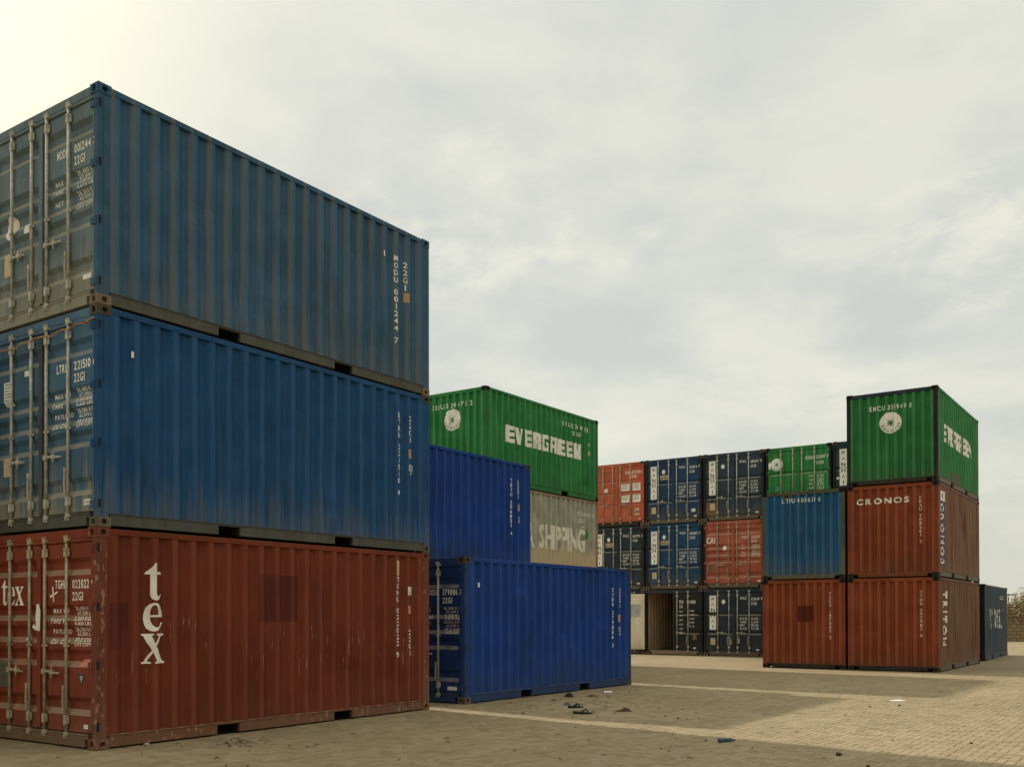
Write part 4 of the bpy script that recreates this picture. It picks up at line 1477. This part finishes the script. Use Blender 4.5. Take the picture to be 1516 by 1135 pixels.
for k in range(6):
    sh_ += text(('MAX', 'WT', 'NET', 'KG', 'CU', 'LB')[k], 1.46, 1.68 - 0.17 * k, 0.14, 0.06)
    if k < 5:
        sh_ += text(('30,480', '67,200', '2,230', '28,250', '33.2')[k], 1.80, 1.70 - 0.15 * k, 0.28, 0.06)
mark('weight_lettering', leaf(r10, 'r'), PN, sh_, M['white_worn'])
mark('plate', leaf(r10, 'r'), PN, [rect(2.02, 0.60, 2.18, 0.86)], M['brown'], 0.005)
mark('label_plate', leaf(r10, 'r'), PN, [rect(2.04, 0.25, 2.14, 0.31)], M['sticker'])

r11 = rowc(0, 1, 'navy blue container of the back row directly above the open dark one', P['navy_d'], door='panelled')
whai(r11, 'ED', '025882', '6')
r12 = rowc(0, 2, 'navy blue container with white logo strip, on top beside the bright orange one', P['navy_a'], door='panelled')
whai(r12, '601', '020074', '9')
mark('placard', leaf(r12, 'r'), PN, [rect(1.99, 0.42, 2.15, 0.54)], M['sticker'], 0.005)

r20 = rowc(1, 0, 'blackish navy ground container right of the open one, pale padlocks on its doors', P['navy_c'], door='panelled')
whai(r20, None, '025649', '8', gap=True)
mb = MB()
for a_, z_ in ((1.10, 0.60), (1.42, 0.66)):
    x_, y_, _ = end_pt(a_, z_, 0.012)
    mb.box(x_ - 0.02, x_ + 0.012, y_ - 0.05, y_ + 0.05, z_ - 0.17, z_ + 0.02)
    mb.tube([(x_, y_ - 0.03, z_ + 0.02), (x_, y_ - 0.02, z_ + 0.12), (x_, y_ + 0.02, z_ + 0.15), (x_, y_ + 0.04, z_ + 0.02)], 0.012, 6)
link('padlock', mb.mesh('padlock'), leaf(r20, 'r'), M['galv'])
r21 = rowc(1, 1, 'salmon red container with three white capitals on its left door, between two dark ones', P['salmon'], P['salmon'], door='ribbed',
           mats=dict(post=P['dark_frame'], sill=P['brown_frame'], rod=M['galv'], cast=P['brown_frame']))
dl, dr = leaf(r21, 'l'), leaf(r21, 'r')
mark('logo_lettering', dl, RB_, text('CAI', 0.13, 1.73, 0.345, 0.23, 0.12), M['white_print'])
mark('logo_lettering', dl, RB_, text('CAI', 0.137, 1.734, 0.345, 0.23, 0.12), M['white_print'], 0.0035)
mark('logo_disc', dl, RB_, [disc(0.86, 1.54, 0.09, 18, 0.075)], M['panel_white'])
mark('container_number_text', dr, RB_, text('CAIU', 1.53, 1.87, 0.25, 0.105) + text('221147', 1.93, 1.86, 0.34, 0.105) + text('22G1', 1.93, 1.715, 0.22, 0.10), M['white_worn'])
sh_ = []
for k in range(4):
    sh_ += text(('MAX', 'TARE', 'NET', 'CU')[k], 1.53, 1.605 - 0.14 * k, 0.14, 0.045)
    sh_ += text(('30,480', '2,200', '28,280', '33.2')[k] + ' KG', 1.94, 1.60 - 0.13 * k, 0.30, 0.05) + text(('67,200', '4,850', '62,350', '1,172')[k] + ' LB', 1.94, 1.535 - 0.13 * k, 0.30, 0.05)
mark('weight_lettering', dr, RB_, sh_, M['white_worn'])
mark('plate', dl, RB_, [rect(0.20, 0.62, 0.37, 0.90)], M['plate_grey'], 0.005)
mark('label_plate', dr, RB_, [rect(2.17, 0.225, 2.30, 0.285)], M['sticker'])
r22 = rowc(1, 2, 'slate navy top container with a brown patch low on its left door', P['navy_b'], door='panelled')
whai(r22, None, '289647', '8')
mark('repaint_patch', leaf(r22, 'l'), PN, [rect(0.11, 0.20, 0.55, 0.72)], M['brown'], 0.0035)

r30 = rowc(2, 0, 'navy container at ground level hidden behind the red end wall', P['navy_c'], door='panelled', gear=False)
r31 = rowc(2, 1, 'navy container hidden behind the stained blue end wall, under the small green doors', P['navy_b'], door='panelled', gear=False)
r32 = rowc(2, 2, 'green container showing its doors in the back row, round white emblem on the left leaf', P['green'], P['green'], door='panelled',
           mats=dict(rod=M['galv'], sill=P['dark_frame'], cast=P['dark_frame'], post=P['dark_frame']))
emblem(leaf(r32, 'l'), PN, 0.42, 1.96, 0.23)
mark('emblem_edge', leaf(r32, 'l'), PN, [disc(0.15, 1.93, 0.14, 14, 0.05)], M['white_print'])
dr = leaf(r32, 'r')
mark('container_number_text', dr, PN, text('EISU', 1.50, 2.06, 0.30, 0.12) + text('225497 7', 1.87, 2.06, 0.46, 0.12) + text('22G1', 1.88, 1.86, 0.27, 0.11), M['white_print'])
sh_ = []
for k in range(4):
    sh_ += text(('MGW', 'TARE', 'NET', 'CUB')[k], 1.62, 1.41 - 0.145 * k, 0.16, 0.065)
    sh_ += text(('30,480', '2,180', '28,300', '33.2')[k], 1.90, 1.435 - 0.145 * k, 0.26, 0.05) + text(('67,200', '4,806', '62,390', '1,172')[k], 1.90, 1.37 - 0.145 * k, 0.26, 0.05)
mark('weight_lettering', dr, PN, sh_, M['white_worn'])
mark('sticker', leaf(r32, 'l'), PN, [disc(0.45, 1.06, 0.08, 12)], M['sticker_blue'])

r40 = rowc(3, 0, 'slate container at ground level hidden behind the red corner column', P['navy_b'], door='panelled', gear=False)
r41 = rowc(3, 1, 'slate container one level up hidden behind the red corner column', P['navy_c'], door='panelled', gear=False)
r42 = rowc(3, 2, 'slate navy container mostly hidden behind the tall green corner container', P['navy_b'], door='panelled')
whai(r42, None, '211803', '4')
mark('sticker', leaf(r42, 'l'), PN, [disc(0.17, 1.28, 0.05, 10)], M['sticker'])

# single container at the right end of the row
c20 = container(RB, 0.0262, 0, 'lone slate blue container at the far right end, worn white letters on its side', G3,
                dict(body=P['slate'], frame=P['dark_frame'], door=P['black'], rail=P['slate'], rod=M['galv_grey'], strip=P['black'], post=P['dark_frame'], header=P['black']), door='panelled')
mark('side_lettering', c20, SIDE, text('YML', 1.05, 1.07, 3.45, 0.70, 0.25), lettering('nearly_gone_white_paint', (0.70, 0.66, 0.54), 0.95))
mark('side_number_text', c20, SIDE, text('YMLU 230', 3.6, 2.12, 1.5, 0.13), M['white_worn'])
mark('side_number_text', c20, SIDE, stack('45', 4.85, 2.0, 1.65, 0.15), M['white_worn'])
mark('placard', leaf(c20, 'r'), PN, [rect(2.02, 2.05, 2.24, 2.28)], M['sticker'])

# ------------------------------------------------------------------ right stack, blank ends towards the yard
G4 = 'containers in the corner block on the right'
RSV = Vector((math.sin(PHI - 0.0042), -math.cos(PHI - 0.0042)))
RSL = RS - RSV * 2.502


def rsc(corner, level, label, body, side, frame, **kw):
    r = container(corner, -0.0042, level, label, G4, dict(body=body, frame=frame, rail=P['brown_frame'] if side is not body else frame, cast=P['dark_frame'], post=kw.pop('post', frame), header=kw.pop('header', frame), sill=kw.pop('sill', frame)), end='front')
    if side is not body:
        for o in r.children:
            if o.name.startswith(('side_wall', 'top_side_rail')):
                o.material_slots[0].material = side
    return r


q0 = rsc(RS, 0, 'brown red bottom corner container of the right block, lettering turned sideways on its side', P['red_b'], P['red_side_b'], P['red_b'], sill=P['dark_frame'])
q1 = rsc(RS, 1, 'red container with spaced white capitals on its end, under the tall green one', P['red_a'], P['red_side_a'], P['red_a'])
q2 = rsc(RS, 2, 'green container topping the right block, round white emblem on its end wall', P['green_rs'], P['green'], P['dark_frame'], post=P['dark_frame'], header=P['navy_c'])
p0 = rsc(RSL, 0, 'red container on the ground with a dark square patch on its end wall', P['red_b'], P['red_b'], P['red_b'], sill=P['dark_frame'])
p1 = rsc(RSL, 1, 'stained blue container with an olive frame resting on the red one with the square patch', P['blue_rs'], P['blue_rs'], P['blue_rs_frame'])

mark('end_number_text', q2, FRONT, text('EMCU 351949 8', W - 1.80, 2.07, 1.12, 0.13, 0.4), M['white_print'])
emblem(q2, FRONT, W - 1.24, 1.705, 0.295)
block_word(q2, 'EVERGREEN', 0.83, 4.93, 1.18, 1.68)
mark('rust_patch', q2, SIDE, [rect(1.75, 0.17, 3.0, 0.43)], P['blue_rs_frame'], 0.002)
mark('logo_lettering', q1, FRONT, text('CRONOS', W - 2.19, 2.06, 1.41, 0.155, 0.36), M['white_print'])
mark('logo_lettering', q1, FRONT, text('CRONOS', W - 2.182, 2.067, 1.41, 0.155, 0.36), M['white_print'], 0.0035)
mark('end_number_text', q1, FRONT, stack('CRXU 708261 2', W - 0.475, 2.22, 0.92, 0.07), M['white_worn'])
mark('logo_panel', q1, SIDE, [rect(0.30, 0.30, 0.83, 2.09)], M['navy_print'], 0.0025)
mark('logo_panel', q1, SIDE, [rect(0.30, 2.092, 0.83, 2.36)], M['panel_white'], 0.0025)
mark('panel_lettering', q1, SIDE, [disc(0.56, 2.22, 0.09, 12)], M['navy_print'], 0.005)
mark('panel_lettering', q1, SIDE, turned('CRONOS', 0.565, 2.03, 0.36, 0.36), M['white_worn'], 0.005)
mark('end_number_text', q0, FRONT, stack('TTNU 297983 8', W - 0.465, 2.22, 0.94, 0.07), M['white_worn'])
mark('side_lettering', q0, SIDE, turned('TRITON', 0.80, 2.21, 0.70, 0.56, 0.35), M['white_print'])
mark('end_number_text', p0, FRONT, stack('TCKU 187362 2', W - 0.435, 2.22, 0.86, 0.07), M['white_worn'])
mark('repaint_patch', p0, FRONT, [rect(W - 1.388, 1.36, W - 0.915, 1.825)], P['red_patch'], 0.0015)
mark('end_number_text', p1, FRONT, text('LTIU 405631 6', W - 1.82, 2.255, 1.12, 0.125, 0.4), M['white_print'])
mark('paint_patch', p1, FRONT, [rect(W - 1.80, 2.40, W - 1.52, 2.477)], P['blue_rs_frame'], 0.0025)

# ------------------------------------------------------------------ block wall, scrub, pole behind the yard
bl = plain('dusty_concrete_block', (0.23, 0.165, 0.095), 0.9, 0.22, 6.0, 0, 0.4)
wall_p = ground_at(1500, 949)
wall = bpy.data.objects.new('block_wall', None)
COL.objects.link(wall)
wall.location = (wall_p.x, wall_p.y, 0)
wall.rotation_euler = (0, 0, math.atan2(VX.y, VX.x) + R(-4))
tag(wall, 'rough wall of tan concrete blocks at the far right edge of the yard', 'wall')
b = MB()
b.box(-0.192, 0.192, -0.09, 0.09, 0.008, 0.192)
blk = b.mesh('block', bevel=0.012)
for row in range(11):
    for k in range(26):
        o = link('block', blk, wall, bl, ((k - 9 + 0.5 * (row % 2)) * 0.4, rng.uniform(-0.008, 0.008), row * 0.2))
        o.rotation_euler = (0, 0, rng.uniform(-0.012, 0.012))
mb = MB()
mb.box(-3.75, 6.9, -0.06, 0.06, -0.01, 2.19)
link('mortar', mb.mesh('mortar'), wall, plain('wall_mortar', (0.12, 0.085, 0.05), 0.95))

leafm = []
for nm, cl_ in (('dusty_leaf', (0.16, 0.145, 0.08)), ('dry_leaf', (0.32, 0.26, 0.15)), ('green_leaf', (0.11, 0.13, 0.06))):
    leafm.append(plain(nm, cl_, 0.85, 0.35, 3.0))
bark = plain('grey_bark', (0.13, 0.10, 0.07), 0.9)


def shrub(loc, rx, h, label, seed, mat, dens=4200):
    r = random.Random(seed)
    root = bpy.data.objects.new('shrub', None)
    COL.objects.link(root)
    root.location = loc
    tag(root, label, 'shrub', 'shrubs growing behind the block wall')
    lf, stm = MB(), MB()
    tips = []
    for k in range(16):
        a = r.uniform(0, 2 * math.pi)
        q = r.uniform(0.2, 1.0)
        top = (math.cos(a) * rx * q, math.sin(a) * rx * q * 0.8, h * r.uniform(0.55, 1.0) * (1.15 - 0.45 * q))
        mid = (top[0] * 0.45, top[1] * 0.45, top[2] * 0.55)
        stm.tube([(top[0] * 0.08, top[1] * 0.08, 0), mid, top], [0.05, 0.03, 0.012], 5)
        tips += [top, top, mid]
    for k in range(dens):
        c_ = Vector(tips[r.randrange(len(tips))]) + Vector((r.gauss(0, 0.28), r.gauss(0, 0.28), r.gauss(0, 0.22)))
        c_.z = max(c_.z, 0.05)
        d1 = Vector((r.gauss(0, 1), r.gauss(0, 1), r.gauss(0, 1))).normalized()
        d2 = d1.orthogonal().normalized()
        s_ = r.uniform(0.06, 0.13)
        lf.quad(c_ - d1 * s_, c_ - d2 * s_ * 0.5, c_ + d1 * s_, c_ + d2 * s_ * 0.5)
    link('crown', lf.mesh('crown'), root, mat)
    link('stem', stm.mesh('stem'), root, bark)


wd_ = Vector((math.cos(wall.rotation_euler.z), math.sin(wall.rotation_euler.z)))
wb = Vector((-wd_.y, wd_.x))
if wb.dot(UX) < 0:
    wb = -wb
for k, (al, bk, rx, h, lab) in enumerate(((-2.0, 1.6, 1.3, 2.5, 'low dry shrub beyond the block wall, nearest its hidden end'), (0.4, 1.0, 1.3, 2.75, 'dusty olive shrub showing above the block wall beside the slate container'),
                                         (2.2, 1.7, 1.7, 3.1, 'taller tan shrub beyond the block wall at the picture edge'), (5.0, 2.6, 1.5, 2.9, 'grey green shrub beyond the long end of the block wall'))):
    q_ = Vector((wall_p.x, wall_p.y)) + wd_ * al + wb * bk
    shrub((q_.x, q_.y, 0), rx, h, lab, 40 + k, leafm[k % 3])

pd = ground_at(1504, 949)
q_ = Vector((wall_p.x, wall_p.y)) * 1.9
pole = bpy.data.objects.new('utility_pole', None)
COL.objects.link(pole)
pole.location = (q_.x - 0.5, q_.y, 0)
pole.rotation_euler = (0, 0, 0.1)
tag(pole, 'thin double utility pole with a crossbar rising beyond the block wall', 'utility pole')
pmt = plain('weathered_pole_wood', (0.07, 0.06, 0.05), 0.9)
for x_ in (0.0, 0.42 * 1.9 * 1.0):
    mb = MB()
    mb.tube([(x_, 0, 0), (x_, 0, 3.9 + 0.0)], [0.09, 0.06], 7)
    link('post', mb.mesh('post'), pole, pmt)
mb = MB()
mb.box(-0.25, 1.05, -0.06, 0.06, 3.72, 3.84)
link('crossbar', mb.mesh('crossbar'), pole, pmt)

# ------------------------------------------------------------------ litter on the paving
dk = plain('dark_cloth', (0.022, 0.020, 0.020), 0.9, 0.4, 30, 0, 0.5)
bluec = plain('blue_grey_plastic', (0.045, 0.085, 0.10), 0.5, 0.5, 25)
brn = plain('brown_card', (0.085, 0.04, 0.022), 0.85, 0.4, 20)
wht = plain('white_plastic', (0.72, 0.70, 0.64), 0.4, 0.1, 20)
stn = plain('dark_stone', (0.04, 0.032, 0.028), 0.9, 0.4, 30)
mbk = plain('black_rubber', (0.015, 0.015, 0.016), 0.6, 0.3, 20)


def crumple(name, px, py, rx, ry, h, mat, label, cat, seed, rot=0.0, folds=2.0):
    """a crumpled sheet of cloth, card or plastic lying on the ground, closed underneath"""
    r = random.Random(seed)
    n, m_ = 16, 6
    b = MB()
    lump = [(r.uniform(0.5, 1.3), r.uniform(0, 6.28), r.uniform(1, folds + 2)) for _ in range(4)]
    top = (0, 0, h * r.uniform(0.5, 0.8))
    b.v.append(top)
    for j in range(1, m_ + 1):
        f = j / m_
        for i in range(n):
            a = 2 * math.pi * i / n
            e = 1 + 0.28 * sum(math.sin(a * round(q[2]) + q[1]) * q[0] for q in lump) / 2.2
            z = h * (1 - f ** 1.5) * (0.65 + 0.5 * math.sin(a * 3 + f * 7 + seed)) + r.uniform(0, h * 0.12)
            b.v.append((rx * f * e * math.cos(a), ry * f * e * math.sin(a), max(0.004, z) if j < m_ else 0.001))
    for i in range(n):
        b.f.append((0, 1 + i, 1 + (i + 1) % n))
    for j in range(m_ - 1):
        for i in range(n):
            p_ = 1 + j * n + i
            q = 1 + j * n + (i + 1) % n
            b.f.append((p_, p_ + n, q + n, q))
    b.f.append(tuple(1 + (m_ - 1) * n + i for i in range(n)))
    o = link(name, b.mesh(name, smooth=True), None, mat)
    o.location = ground_at(px, py)
    o.rotation_euler = (0, 0, rot)
    return tag(o, label, cat)


crumple('rag', 843.5, 1031, 0.105, 0.08, 0.08, dk, 'black crumpled rag lying nearest the royal blue container side', 'rag', 1)
crumple('rag', 878, 1030.5, 0.13, 0.05, 0.035, brn, 'thin dark brown cloth scrap beside the white bottle', 'rag', 2, 0.3)
crumple('rag', 840, 1043, 0.085, 0.05, 0.045, bluec, 'small blue grey rag in front of the black crumpled one', 'rag', 3, 0.2)
crumple('cardboard_scrap', 926, 1052.5, 0.13, 0.06, 0.06, brn, 'torn brown scrap lying apart from the other litter', 'cardboard', 5, 0.1, 1.0)
crumple('paper', 1329, 1036.5, 0.17, 0.05, 0.02, wht, 'flat white paper on the sunlit paving', 'paper', 6, -0.1)
crumple('rag', 820, 1036, 0.07, 0.035, 0.02, brn, 'tiny brown scrap left of the rags', 'rag', 7)


def sandal(px, py, rot, label, s=1.0):
    root = bpy.data.objects.new('sandal', None)
    COL.objects.link(root)
    root.location = ground_at(px, py)
    root.rotation_euler = (0, 0, rot)
    tag(root, label, 'sandal', 'worn sandals among the litter')
    b = MB()
    n = 18
    out_ = []
    for i in range(n):
        a = 2 * math.pi * i / n
        x_ = 0.135 * math.cos(a)
        out_.append((x_ * s, (0.048 - 0.010 * math.cos(a * 2) * (1 if x_ < 0 else -0.4)) * math.sin(a) * s))
    b.v = [(x_, y_, 0.0) for x_, y_ in out_] + [(x_, y_, 0.022 + 0.02 * max(0, -x_ / 0.135)) for x_, y_ in out_]
    b.f = [tuple(range(n))[::-1], tuple(range(n, 2 * n))] + [(i, (i + 1) % n, n + (i + 1) % n, n + i) for i in range(n)]
    link('sole', b.mesh('sole'), root, mbk)
    b = MB()
    for y_ in (-1, 1):
        b.tube([(0.075 * s, 0, 0.024), (0.04 * s, y_ * 0.025 * s, 0.065 * s), (-0.03 * s, y_ * 0.048 * s, 0.03)], [0.008, 0.012, 0.010], 6)
    link('strap', b.mesh('strap'), root, mbk)


sandal(852, 1047, 0.2, 'flat black sandal lying nearer the blue container')
sandal(863, 1056, -0.15, 'black sandal with its strap standing up, nearest the light strip', 1.15)


def bottle(px, py, rot, mat, label, s=1.0, dent=0.6):
    root = bpy.data.objects.new('bottle', None)
    COL.objects.link(root)
    root.location = ground_at(px, py)
    root.rotation_euler = (0, 0, rot)
    tag(root, label, 'bottle', 'plastic bottles lying on the paving')
    b = MB()
    r0 = 0.036 * s
    prof = [(-0.13, 0.7), (-0.125, 1), (-0.07, 1), (-0.055, dent), (-0.02, 1), (0.03, dent + 0.15), (0.06, 1), (0.095, 0.6), (0.115, 0.38), (0.125, 0.38)]
    b.tube([(x_ * s, 0, r0 * (0.95 if q > 0.5 else 0.8)) for x_, q in prof], [r0 * q for x_, q in prof], 12)
    link('body', b.mesh('body', smooth=True), root, mat)
    b = MB()
    b.tube([(0.1255 * s, 0, r0 * 0.8), (0.148 * s, 0, r0 * 0.8)], 0.016 * s, 10)
    link('cap', b.mesh('cap'), root, bluec)


bottle(900.5, 1026, 0.15, wht, 'white plastic bottle lying beside the royal blue container', 0.75, 0.85)
bottle(1075, 1098, 0.25, bluec, 'crushed blue grey bottle at the edge of the sunlit paving', 0.8, 0.5)


def stone(px, py, r_, label, seed, mat=stn):
    rr = random.Random(seed)
    bm = bmesh.new()
    bmesh.ops.create_icosphere(bm, subdivisions=2, radius=r_)
    for v in bm.verts:
        k = 1 + rr.uniform(-0.18, 0.18)
        v.co = Vector((v.co.x * k * 1.2, v.co.y * k, max(-0.003, v.co.z * k * 0.7 + r_ * 0.45)))
    me = bpy.data.meshes.new('stone')
    bm.to_mesh(me)
    bm.free()
    o = link('stone', me, None, mat)
    o.location = ground_at(px, py)
    tag(o, label, 'stone', 'loose stones on the paving')


stone(1241.5, 1117.5, 0.028, 'dark stone alone in the shade just below the sunlit paving edge', 1)
stone(217, 1103, 0.030, 'pale stone at the foot of the rust red container', 2, plain('pale_stone', (0.34, 0.28, 0.19), 0.9))
stone(985, 1060, 0.014, 'small dark pebble right of the torn brown scrap, nearer of two', 3)
stone(1003.5, 1062.5, 0.014, 'small dark pebble right of the torn brown scrap, farther of two', 4)
stone(1045, 1096, 0.014, 'small dark pebble left of the crushed blue grey bottle', 5)
stone(1285, 1134, 0.016, 'small dark pebble at the very bottom of the shaded paving', 6)
stone(1288, 1046, 0.018, 'dark pebble left of the white paper on lit paving', 7)
stone(1331.5, 1044, 0.020, 'dark pebble just in front of the white paper', 8)
stone(1438, 1100, 0.018, 'dark pebble well inside the sunlit paving towards the right', 9)

# twigs and dry bits swept along the containers
lm = MB()
rr = random.Random(11)
for cx_, cy_, sx_, sy_, n in ((860, 1040, 55, 14, 60), (358, 1099, 20, 3, 40), (950, 1060, 150, 22, 40), (1250, 1060, 220, 30, 40), (500, 1110, 260, 14, 40)):
    for k in range(n):
        p_ = ground_at(rr.gauss(cx_, sx_), min(1134, max(1024, rr.gauss(cy_, sy_))))
        a = rr.uniform(0, 6.28)
        l_ = rr.uniform(0.012, 0.05)
        w_ = rr.uniform(0.004, 0.012)
        lm.tube([(p_.x - l_ * math.cos(a), p_.y - l_ * math.sin(a), 0.006), (p_.x, p_.y, 0.008 + w_), (p_.x + l_ * math.cos(a), p_.y + l_ * math.sin(a), 0.006)], [w_ * 0.3, w_ * 0.6, w_ * 0.25], 4)
tag(link('litter', lm.mesh('litter'), None, brn), 'scattered twigs and dry crumbs along the foot of the containers', 'litter', kind='stuff')
